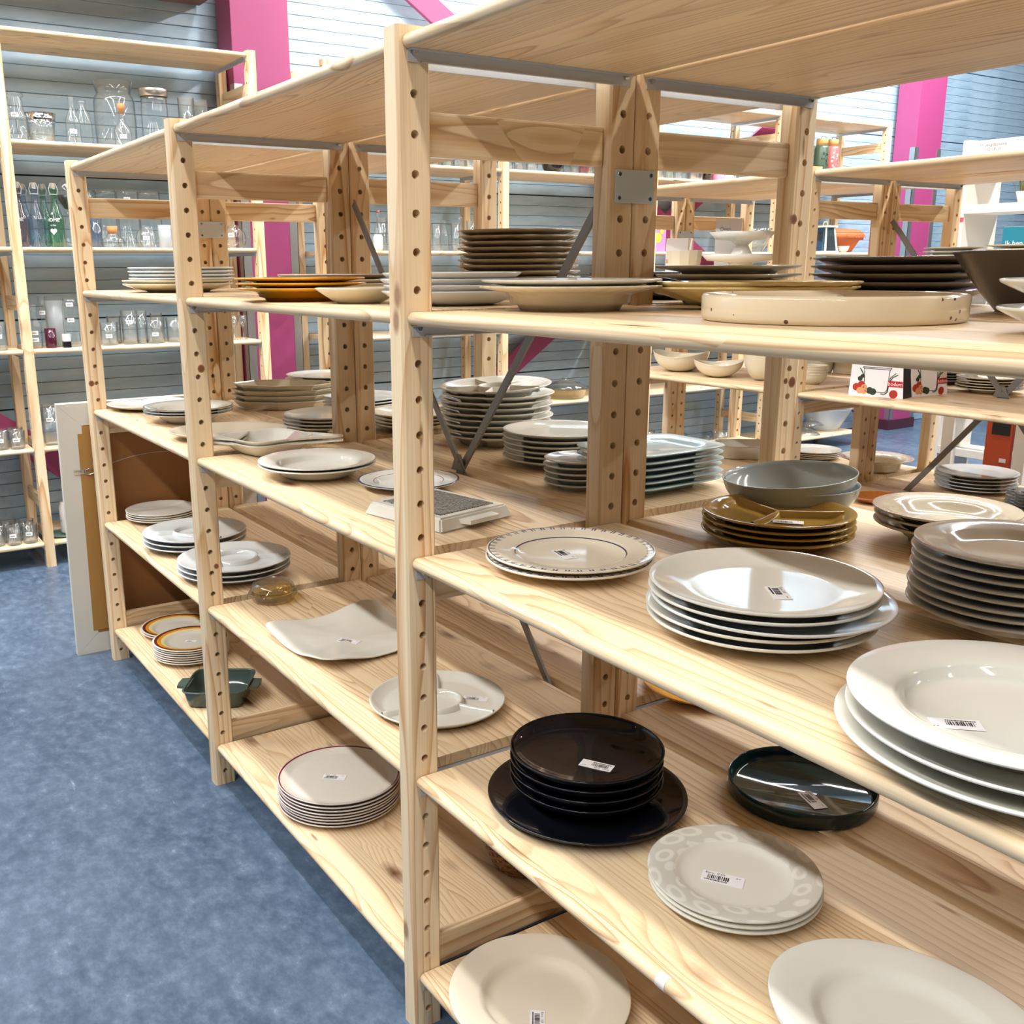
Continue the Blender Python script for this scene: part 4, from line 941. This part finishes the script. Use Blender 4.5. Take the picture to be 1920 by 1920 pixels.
for k, (yy, c, lab) in enumerate(((5.05, (230, 150, 190), 'pink flowered mug on upper wall shelf'), (5.16, (236, 226, 226), 'white mug right of the pink flowered mug'))):
    t = gl('mug', lab, 'mug', yy, XG, z2, [('cup', tumbler(.04, .10, 1.02, ceramic('mug_'+str(k), c, .2)))])
    mb = MB(); mb.tube([(0, .04, .08), (0, .062, .075), (0, .066, .05), (0, .058, .028), (0, .04, .022)], .005, 6); link('handle', mb.mesh('handle', [ceramic('mug_'+str(k), c, .2)]), t)
BAMB = plain('bamboo_lid', srgb(206, 160, 96), .5)
for k, (yy, c, lab) in enumerate(((6.205, (66, 84, 66), 'dark green bottle with bamboo screw cap on wall shelf'), (6.335, (214, 96, 96), 'coral red bottle with bamboo screw cap on wall shelf'))):
    t = gl('drinking_bottle', lab, 'bottle', yy, XG, z2, [('body', lathe('b', [(0, 0), (.052, 0), (.056, .006), (.056, .30), (.048, .322), (0, .322)], plain('bottle_%d' % k, srgb(*c), .3), 32)), ('cap', lathe('c', [(0, .372), (.044, .372), (.046, .368), (.046, .322), (0, .322)], BAMB, 28))])
    mb = MB(); mb.tube([(0, -.02, .37), (0, -.01, .392), (0, .02, .396), (0, .06, .38), (0, .066, .35)], .002, 5); link('cord', mb.mesh('cord', [INK]), t)
    pp = MB(); rr2 = random.Random(k)
    for i in range(26):
        a = rr2.uniform(-.9, .5); zz = rr2.uniform(.05, .27); R2 = .0568; s = rr2.uniform(.006, .014)
        pp.add([(R2*cos(a-s/R2/2), R2*sin(a-s/R2/2), zz-s/2), (R2*cos(a+s/R2/2), R2*sin(a+s/R2/2), zz-s/2), (R2*cos(a+s/R2/2), R2*sin(a+s/R2/2), zz+s/2), (R2*cos(a-s/R2/2), R2*sin(a-s/R2/2), zz+s/2)], [(0, 1, 2, 3)])
    link('print', pp.mesh('print', [plain('print_%d' % k, srgb(34, 40, 44) if k == 0 else srgb(240, 190, 180), .5)], False), t)
# third-height shelf of the right unit
t = gl('swing_top_bottle', 'clear swing-top bottle at left of right wall shelving', 'bottle', 2.14, XG, z3, [('bottle', bottle(.032, .225, .36, .55))])
link('stopper', lathe('s', [(0, .24), (.009, .24), (.011, .224), (0, .222)], plain('stopper_red', srgb(170, 90, 90), .5), 14), t)
gl('polka_vase', 'small white dotted pot before the clear swing-top bottle', 'vase', 2.10, -4.085, z3, [('pot', lathe('v', [(0, .003), (.022, 0), (.029, .02), (.029, .08), (.02, .096), (.018, .096)], DOT, 28))])
for k, (yy, xx, h) in enumerate(((2.19, -4.2, .2), (2.24, -4.12, .2), (2.555, XG, .165), (2.63, -4.18, .19), (2.70, XG, .175), (2.765, -4.2, .215), (2.82, XG, .19), (2.88, -4.22, .22))):
    gl('glass_bottle', 'clear %s, %s from left in the close-set group, second wall shelf' % ('bottle' if k % 2 else 'tall glass', NTH[k]), 'bottle' if k % 2 else 'glass', yy, xx, z3, [('bottle', bottle(.03, h, .42, .62) if k % 2 else tumbler(.028, h, 1.1))], 'clear bottles behind near post')
mb = MB(); mb.box(-.01, -.05, 0, .01, .05, .15, c=.002); mb.box(.010, -.04, .012, .0115, .04, .138, 1)
tag(mb.obj('framed_card', [plain('dark_wood', srgb(92, 66, 50), .5), plain('cream_card', srgb(222, 208, 180), .7)], None, (-4.13, 1.87, z3+.0005)), 'small dark framed cream card beside right wall shelving post', 'frame')
# crystal bowl, blue ball, lantern, terracotta dish, white bowl
gl('crystal_bowl', 'large cut crystal bowl on wall shelf behind cake stand', 'bowl', 5.545, -4.2, z3, [('bowl', lathe('b', [(0, .004), (.06, 0), (.07, .02), (.10, .07), (.15, .18), (.146, .18), (.09, .07), (0, .02)], G_CLEAR, 60, rad=lambda t, s: 1+.05*cos(20*t)*s))])
gl('blue_ball', 'small blue glass ball left of crystal bowl', 'ball', 5.30, -4.12, z3, [('ball', lathe('b', [(0, 0)]+[(.034*sin(a), .034-.034*cos(a)) for a in [pi*i/10 for i in range(1, 10)]]+[(0, .068)], plain('blue_glaze', srgb(96, 136, 170), .1), 24))])
t = thing('lantern', 'white wooden lantern with blue glass sides on wall shelf', 'lantern', (-4.15, 6.325, z3+.0005))
PW_ = plain('white_paint', srgb(232, 226, 210), .5)
mb = MB()
for sx in (-1, 1):
    for sy in (-1, 1): mb.cyl((.075*sx, .075*sy, 0), (.05*sx, .05*sy, .2), .009, .007, 6)
mb.box(-.085, -.085, 0, .085, .085, .012); mb.box(-.07, -.07, .2, .07, .07, .214); mb.obj('frame', [PW_], t)
mb = MB()
for s in (-1, 1):
    mb.add([(-.072, .072*s, .014), (.072, .072*s, .014), (.049, .05*s, .2), (-.049, .05*s, .2)], [(0, 1, 2, 3)]); mb.add([(.072*s, -.072, .014), (.072*s, .072, .014), (.05*s, .049, .2), (.05*s, -.049, .2)], [(0, 1, 2, 3)])
mb.obj('pane', [glass('lantern_blue', (110, 180, 214), (40, 100, 140))], t); mb = MB(); mb.tube([(0, -.03, .214), (0, -.02, .245), (0, .02, .245), (0, .03, .214)], .004, 6); mb.obj('handle', [BAMB], t)
mt = lathe('t', [(0, .004), (.10, 0), (.13, .01), (.2, .10), (.24, .105), (.25, .16), (.235, .16), (.19, .1), (.1, .02), (0, .02)], ORANGE, 44, rad=oval(.62, 1.))
t = gl('terracotta_roaster', 'terracotta roasting dish with embossed lid on wall shelf', 'dish', 6.64, -4.24, z3, [('pot', mt), ('lid', lathe('l', [(0, .162), (.22, .160), (.236, .161), (.236, .166), (.18, .19), (0, .2)], ORANGE, 44, rad=oval(.62, 1.)))])
o = link('print', text_mesh('print', 'TERRACOTTA', .04, plain('terracotta_relief', srgb(206, 122, 80), .6), depth=.002), t, (.158, 0, .132)); o.rotation_euler = (pi/2+.1, 0, pi/2)
gl('bowl', 'low white bowl before the terracotta roaster', 'bowl', 6.50, -4.09, z3, [('bowl', lathe('b', P(.045, .05, 'bowl', .5), WHITE, 36))])
# lower shelves of the right unit
mb = MB(); mb.box(-.03, -.07, 0, .03, .07, .11, c=.002)
o = tag(mb.obj('gift_box', [LABEL], None, (-4.12, 2.27, z4+.0005)), 'white box with painted flower sprig on third wall shelf', 'box')
fb = MB(); r5 = random.Random(2)
for i in range(16):
    a = r5.uniform(0, 6.28); q_ = r5.uniform(0, .022); s = r5.uniform(.004, .008); fb.cyl((.0302, .02+q_*cos(a), .05+q_*sin(a)), (.0308, .02+q_*cos(a), .05+q_*sin(a)), s, s, 6, i % 3)
fb.obj('print', [plain('leaf_print', srgb(70, 92, 76), .6), plain('petal_print', srgb(212, 176, 60), .6), plain('blue_print', srgb(60, 80, 110), .6)], o)
gl('casserole', 'clear oven casserole with glass lid on fourth wall shelf', 'dish', 3.66, -4.2, z5, [('bowl', lathe('b', [(0, .004), (.12, 0), (.14, .01), (.16, .07), (.175, .074), (.156, .07), (.13, .014), (0, .01)], G_AMBER, 44)), ('lid', lathe('l', [(0, .15), (.02, .146), (.02, .13), (.1, .112), (.16, .08), (.16, .076), (.1, .105), (0, .118)], G_CLEAR, 44))])
gl('mixing_bowl', 'clear glass bowl stacked behind the oven casserole', 'bowl', 3.40, -4.22, z5, [('bowl', lathe('b', P(.14, .09, 'bowl', .4), G_CLEAR, 40))])
gl('glass_jug', 'round clear jug right of the oven casserole', 'jug', 3.93, -4.15, z5, [('jug', jar(.06, .15))])
gl('plastic_bowl', 'large translucent mixing bowl on lowest wall shelf', 'bowl', 6.68, -4.27, z6, [('bowl', lathe('b', P(.22, .20, 'cone', .5), G_FROST, 44))])
for k, (yy, r, h) in enumerate(((6.33, .13, .05), (6.05, .15, .045), (6.40, .11, .04))):
    gl('glass_cover', ('domed glass lid beside the translucent bowl', 'wide glass lid at left of the translucent bowl', 'small glass lid resting atop the domed lid')[k], 'lid', yy, -4.2, z6+(.075 if k == 2 else 0), [('lid', lathe('l', [(0, h+.03), (.015, h+.028), (.012, h+.008), (r*.6, h*.75), (r, .004), (r, 0), (r*.97, 0), (r*.6, h*.65), (0, h)], G_CLEAR, 40))])
for k, (yy, r, h) in enumerate(((4.28+.18, .07, .2), (4.75, .11, .15), (5.0, .13, .1), (5.3, .09, .12))):
    gl('glass_vase', ('square clear vase on lowest wall shelf, leftmost', 'clear flared bowl on lowest wall shelf, second', 'low wide clear dish on lowest wall shelf, third', 'clear jar on lowest wall shelf, fourth')[k], 'vase', yy, -4.2, z6, [('glass', lathe('b', [(0, .005), (r*.7, 0), (r*.8, .01), (r, h), (r*.97, h), (r*.75, .012)], G_CLEAR, 40))])

# ---------------------------------------------------------------- next aisle row
z7, z14, z21 = S7, S14, S21
def bowlw(r, h, mat=WHITE, sx=1., wave=0.): return lathe('b', P(r, h, 'bowl', .38, fl=.006), mat, 56, zf=(lambda t, s: wave*cos(2*t)*max(0, s-.3)) if wave else None)
stack('bowl', bowlw(.142, .092, IVORY, 1, .018), -2.245, 2.865, z14, 1, .01, 'large white wavy-rim bowl', 'left in next aisle', 'bowl', rz=.6)
stack('bowl', bowlw(.118, .072, IVORY, 1, .016), -1.935, 2.81, z14, 1, .01, 'smaller white wavy-rim bowl', 'before the ribbed ramekin', 'bowl', rz=.8)
stack('bowl', lathe('b', P(.105, .13, 'bowl', .3, fl=.006), IVORY, 56, zf=lambda t, s: .012*cos(t)*s), -1.685, 2.865, z14, 1, .01, 'tall white pouring bowl', 'behind rear post', 'bowl')
rib = lambda t, s: 1+.018*cos(44*t)
stack('ramekin', lathe('b', P(.085, .085, 'dish', .84, fl=.006), WHITE, 132, rad=rib), -1.95, 3.22, z14, 1, .01, 'ribbed white souffle dish', 'behind the wavy-rim bowls', 'dish')
stack('ramekin', lathe('b', P(.078, .13, 'cone', .74, fl=.006), WHITE, 132, rad=rib), -1.775, 3.36, z14, 1, .01, 'tall ribbed white dish', 'behind the salad bowls', 'dish')
stack('ramekin', lathe('b', P(.10, .09, 'dish', .9, fl=.006), IVORY, 132, rad=rib), -1.645, 3.46, z14, 1, .01, 'wide ribbed white dish', 'left of printed boxes', 'dish')
a = stack('bowl', lathe('b', P(.062, .05, 'bowl', .5, fl=.006), IVORY, 44), -1.457, 2.91, z14, 4, .012, 'small white salad bowl', 'with black letters', 'bowl')
for s, an in (('S', -1.45), ('A', -1.1), ('L', -.75)):
    o = link('print', tmesh(s, .02, INK, .0615), a[-1], (0, 0, .036)); o.rotation_euler = (0, 0, an+pi/2-.5)
stack('dinner_plate', lathe('p', P(.128, .024, 'rim', .58, fl=.0105), IVORY, 64, rad=scallop(18, .012)), -.825, 3.25, z14, 5, .0112, 'white scalloped plate', 'behind right brace', jit=.004)
stack('dinner_plate', lathe('p', P(.150, .024, 'rim', .58, fl=.0105), TAUPE, 64), -1.16, 3.44, z14, 5, .0112, 'brown plate', 'behind scalloped plates', top=lathe('p', P(.150, .024, 'rim', .58, fl=.0105), WHITE, 64))
stack('side_plate', lathe('p', P(.062, .02, 'coupe', .6, fl=.0095), ceramic('navy_edge', (70, 84, 110), .1), 48), -1.02, 3.13, z14, 4, .0102, 'small blue-edged plate', 'beside printed box')
stack('baking_dish', lathe('b', P(.17, .07, 'dish', .86, fl=.006), WHITE, 64, rad=sup(5, 1.05, .72)), -2.03, 3.19, z21, 1, .01, 'long white baking dish', 'low in next aisle', 'dish', rz=.9)
stack('dinner_plate', lathe('p', P(.14, .02, 'coupe', .6, fl=.0085), WHITE, 64), -1.825, 3.42, z21, 4, .0092, 'white plate', 'low in next aisle', jit=.003)
stack('bowl', lathe('b', P(.168, .066, 'soup', .55, fl=.006), IVORY, 64), -1.432, 3.40, z21, 1, .01, 'wide white rimmed bowl', 'low behind rear posts', 'bowl')
stack('dinner_plate', lathe('p', P(.166, .026, 'coupe', .58, fl=.0145), COOL, 72), -.905, 3.37, z21, 5, .0152, 'white shaded plate', 'at brace in next aisle', jit=.004)
stack('glass_plate', lathe('p', P(.10, .02, 'coupe', .6, fl=.0115), G_CLEAR, 56, rad=scallop(16, .02)), -.56, 3.2, z21, 6, .0122, 'scalloped glass plate', 'at right frame edge')
stack('platter', lathe('p', P(.115, .03, 'cone', .5), AMBER, 72, rad=lambda t, s: (cos(t)*(1+.02*cos(20*t)*s), .8*sin(t)*(1+.02*cos(20*t)*s))), -.985, 2.80, z21, 1, .01, 'amber fluted oval dish', 'low in next aisle', 'dish', rz=.985)
stack('dinner_plate', lathe('p', P(.11, .022, 'coupe', .6, fl=.0145), WHITE, 56), -.985, 3.13, z7, 9, .0152, 'white plate', 'on eye-level board in next aisle')
stack('platter', lathe('p', P(.20, .024, 'coupe', .6, fl=.0145), IVORY, 64), -.56, 3.05, z7, 9, .0152, 'wide cream platter', 'at right of next aisle', 'platter')
# cake stand, card, little boxes on the eye-level board
t = thing('cake_stand', 'two-tier white footed cake stand in next aisle', 'cake stand', (-1.915, 2.90, z7))
link('lower_tier', lathe('p', [(0, .112), (.05, .112), (.15, .112), (.18, .128), (.186, .128), (.16, .10), (.06, .09), (.035, .05), (.06, .006), (.065, 0), (0, 0)], WHITE, 56, rad=scallop(20, .008)), t)
link('upper_tier', lathe('p', [(0, .205), (.11, .205), (.15, .23), (.156, .23), (.12, .195), (.05, .19), (.03, .17), (.055, .118), (.058, .1125), (0, .1125)], WHITE, 56, rad=scallop(20, .008)), t)
t = thing('notice_card', 'handwritten white card about oven dishes behind cake stand', 'sign', (-2.115, 3.02, z7)); t.rotation_euler = (0, 0, .45)
mb = MB(); mb.box(-.066, -.002, 0, .066, .002, .30, c=.0008); mb.box(-.06, 0, 0, .06, .05, .004); mb.obj('card', [LABEL], t)
BL = plain('blue_pen', srgb(90, 110, 150), .6)
for s, zz in (('Oven', .252), ('Schalen', .218)):
    o = link('print', tmesh(s, .026, BL), t, (-.016, -.0026, zz)); o.rotation_euler = (pi/2, 0, 0)
t = thing('carton', 'white carton with orange print left of the handwritten card', 'box', (-2.43, 3.0, z7), .45)
mb = MB(); mb.box(-.06, -.04, 0, .06, .04, .215, c=.002); mb.obj('box', [LABEL], t)
mb = MB(); mb.add([(-.055, -.0405, .09), (.055, -.0405, .075), (.055, -.0405, .125), (-.055, -.0405, .11)], [(0, 1, 2, 3)]); mb.obj('print', [plain('orange_print', srgb(226, 124, 60), .5)], t)
t = thing('serving_mug', 'white fluted porcelain cup with small print beside cake stand', 'cup', (-2.19, 2.80, z7))
link('cup', lathe('c', [(0, .006), (.06, 0), (.07, .01), (.09, .15), (.087, .15), (.066, .012), (0, .01)], IVORY, 12, sharp=True), t)
o = link('print', tmesh('bij', .03, INK), t, (.035, -.073, .06)); o.rotation_euler = (pi/2, 0, .5)
t = thing('toy_box', 'pink box with yellow duck print on wall shelf by rear posts', 'box', (-4.2, 4.47, y3+.0005))
mb = MB(); mb.box(-.05, -.07, 0, .05, .07, .19, c=.003); mb.obj('box', [plain('pink_card', srgb(226, 120, 170), .5)], t)
mb = MB(); mb.cyl((.0502, -.01, .10), (.051, -.01, .10), .035, .035, 20); mb.obj('print', [plain('duck_yellow', srgb(240, 196, 50), .5)], t); mb = MB(); mb.cyl((.0502, .025, .145), (.0514, .025, .145), .018, .018, 16); mb.obj('print', [plain('duck_yellow', srgb(240, 196, 50), .5)], t)
mb = MB(); mb.cyl((0, 0, 0), (.12, .03, .42), .006, .006, 8)
tag(mb.obj('dowel', [plain('dowel_wood', srgb(210, 170, 128), .5)], None, (-2.50, 2.545, z7+.0)), 'thin wooden stick leaning against posts in next aisle', 'stick')
# printed cookware boxes
def hotbox(label, loc, rz):
    t = thing('printed_box', label, 'box', loc, rz, 'printed cookware boxes')
    W_, D_, H_ = .112, .05, .15
    mb = MB(); k = .80
    vs = [(-W_, -D_, 0), (W_, -D_, 0), (W_, D_, 0), (-W_, D_, 0), (-W_*.98, -D_*k, H_), (W_*.86, -D_*k, H_), (W_*.86, D_*k, H_), (-W_*.98, D_*k, H_)]
    mb.add(vs, [(3, 2, 1, 0), (4, 5, 6, 7), (0, 1, 5, 4), (2, 3, 7, 6), (3, 0, 4, 7)], 0); mb.add(vs, [(1, 2, 6, 5)], 1)
    mb.obj('carton', [LABEL, plain('navy_side', srgb(20, 22, 44), .4)], t)
    tilt = math.atan2(D_*(1-k), H_)
    def face(dx, dz, dd=.0006): return (dx, -D_+D_*(1-k)*dz/H_-dd, dz)
    pm_ = MB()
    def line(pts, r=.0013): pm_.tube([face(*p_) for p_ in pts], r, 4)
    line([(-.062, .118), (.055, .118), (.050, .112), (-.058, .112), (-.062, .118)]); line([(-.056, .112), (-.05, .03), (-.044, .02), (.036, .02), (.044, .03), (.048, .112)])
    line([(.05, .06), (.062, .082), (.082, .094)], .002); line([(.05, .05), (.052, .08), (.074, .1)], .0016); line([(-.052, .075), (-.062, .095), (-.074, .112)], .0022); line([(.05, .06), (.046, .022), (.036, .014), (.02, .014)], .002)
    pm_.obj('print', [INK], t)
    for col, blobs in ((srgb(176, 50, 34), ((-.082, .035, .016), (-.062, .046, .015), (.072, .016, .017))), (srgb(214, 150, 110), ((-.066, .022, .014), (-.048, .02, .013), (-.05, .036, .012))), (srgb(40, 60, 40), ((-.026, .024, .014), (-.012, .02, .014), (-.07, .07, .010), (-.062, .08, .008)))):
        pb = MB()
        for bx_, bz_, br_ in blobs:
            c0 = face(bx_, bz_, .0002); c1 = face(bx_, bz_, .0012); pb.cyl(c0, c1, br_, br_, 14)
        pb.obj('print', [plain('veg_%d' % int(col[0]*1e4), col, .5)], t)
    rb_ = MB(); rb_.add([face(.045, .045, .0022), face(.107, .045, .0022), face(.104, .068, .0022), face(.045, .068, .0022)], [(0, 1, 2, 3)]); rb_.obj('print', [plain('label_red', srgb(190, 30, 40), .5)], t)
    o = link('print', tmesh('bodum', .021, LABEL), t, face(.076, .056, .003)); o.rotation_euler = (pi/2-tilt, 0, 0)
    o = link('print', tmesh('HOT POT', .014, INK), t, face(0, .134, .0012)); o.rotation_euler = (pi/2-tilt, 0, 0)
hotbox('white printed cookware box, left of the pair, on next aisle shelf', (-1.015, 2.785, z14), .23)
hotbox('white printed cookware box, right of the pair, on next aisle shelf', (-.955, 2.955, z14), 1.47)

# ---------------------------------------------------------------- white bookcase and goods in the far aisle
t = thing('white_bookcase', 'white wooden bookcase with shelf labels far behind at right', 'bookcase', (-2.17, 5.0, 0))
WBK = plain('white_wood', srgb(232, 226, 216), .5)
for xx in (0, 1.15):
    mb = MB(); mb.box(xx, 0, 0, xx+.05, .36, 2.26, c=.004); mb.obj('side_panel', [WBK], t)
for zz, hh in ((2.175, .075), (1.845, .05), (1.38, .05), (.92, .05), (.40, .05)):
    mb = MB(); mb.box(.05, 0, zz, 1.15, .022, zz+hh, c=.003); mb.box(.05, .022, zz, 1.15, .36, zz+.02); mb.obj('shelf', [WBK], t)
for s, xx, zz in (('11. Jeugdboeken', .185, 2.222), ('(12-18 jr)', .185, 2.197), ('12. Koken, eten', .47, 2.222), ('& drinken', .47, 2.197)):
    o = link('print', tmesh(s, .025, plain('grey_print', srgb(84, 82, 80), .6)), t, (xx, -.0006, zz)); o.rotation_euler = (pi/2, 0, 0)
mb = MB(); mb.box(-.004, -.003, 1.80, .055, .0, 1.825); mb.box(-.004, -.003, 1.845, .02, 0, 1.865); mb.obj('tape', [plain('red_tape', srgb(226, 70, 100), .5)], t)
TEALB = plain('teal_cover', srgb(24, 120, 140), .4)
def book(label, loc, w_, h_, d_, mat, txt=None, rz=0., tmat=None, sz=.04, dark=False):
    t = thing('book', label, 'book', loc, rz)
    mb = MB(); mb.box(-w_/2, 0, 0, w_/2, d_, h_, c=.0015); mb.obj('cover', [mat], t)
    mb = MB(); mb.box(-w_/2+.003, .002, .003, w_/2+.0008, d_-.002, h_+.0008); mb.obj('pages', [plain('paper', srgb(228, 222, 206), .7)], t)
    if txt:
        o = link('print', tmesh(txt, sz, tmat or LABEL), t, (-w_*.12, -.0008, h_*.72)); o.rotation_euler = (pi/2, 0, 0)
    return t
t = book('teal book with a portrait cover standing before the white bookcase shelf', (-1.75, 4.965, 1.43+.0), .19, .33, .025, TEALB, 'Ik ben', sz=.042)
mb = MB(); mb.cyl((.062, -.0012, .20), (.062, -.0004, .20), .045, .045, 24); mb.cyl((.062, -.0016, .185), (.062, -.0008, .185), .032, .032, 20, 1); mb.box(-.095, -.0012, 0, .02, -.0004, .20, 2); mb.obj('print', [plain('hair_print', srgb(40, 24, 26), .6), plain('skin_print', srgb(190, 140, 120), .6), plain('grey_cover', srgb(120, 128, 132), .5)], t)
mb = MB(); mb.box(-.1, -.02, 0, 1.0, .0, .02); mb.obj('book_ledge', [WBK], bpy.data.objects['white_bookcase'], (.05, -.06, 1.41))
bpy.data.objects['book_ledge'].scale.y = 4.
t = thing('display_stand', 'orange display board with black picture in white frame at right', 'display', (-1.36, 4.2, 0))
mb = MB(); mb.box(0, 0, .0, .135, .03, .90, c=.002); mb.obj('board', [plain('orange_board', srgb(196, 78, 36), .5)], t)
mb = MB(); mb.box(.03, -.002, .70, .125, -.0002, .86); mb.obj('print', [plain('black_picture', srgb(18, 20, 30), .4)], t); mb = MB(); mb.box(.085, -.002, .56, .12, -.0002, .58); mb.obj('price_label', [LABEL], t)
for xx in (-.245, .15):
    mb = MB(); mb.box(xx, 0, 0, xx+.065, .04, 1.10, c=.003); mb.obj('side_post', [WBK], t)
mb = MB(); mb.box(-.18, .031, 0, .15, .04, .05); mb.box(-.245, 0, .90, .215, .10, .92); mb.obj('rail', [WBK], t)
book('orange book with heavy black title on the white display stand', (-1.33, 4.25, .92), .11, .17, .03, plain('orange_cover', srgb(206, 72, 30), .5), 'EEN', tmat=INK, sz=.045)
book('white and blue book right of the orange book', (-1.20, 4.25, .92), .12, .17, .03, plain('white_blue_cover', srgb(190, 204, 220), .5))

t = thing('dried_grass', 'bundle of dried grasses in pink wrap on the white bookcase', 'plant', (-1.83, 5.12, 1.87))
mb = MB(); rg = random.Random(4)
for i in range(46):
    a = rg.uniform(0, 6.28); s = rg.uniform(.03, .11); hh = rg.uniform(.13, .22); c0 = (.02*cos(a), .02*sin(a), .03); c1 = (s*cos(a)+.03, s*sin(a)*.6, hh); mb.cyl(c0, c1, .0026, .0012, 4)
mb.obj('blades', [plain('dry_green', srgb(120, 124, 78), .7)], t)
link('wrap', lathe('w', [(0, 0), (.03, 0), (.034, .03), (.05, .09), (.048, .09), (.03, .03)], plain('pink_wrap', srgb(226, 196, 186), .4), 20), t)
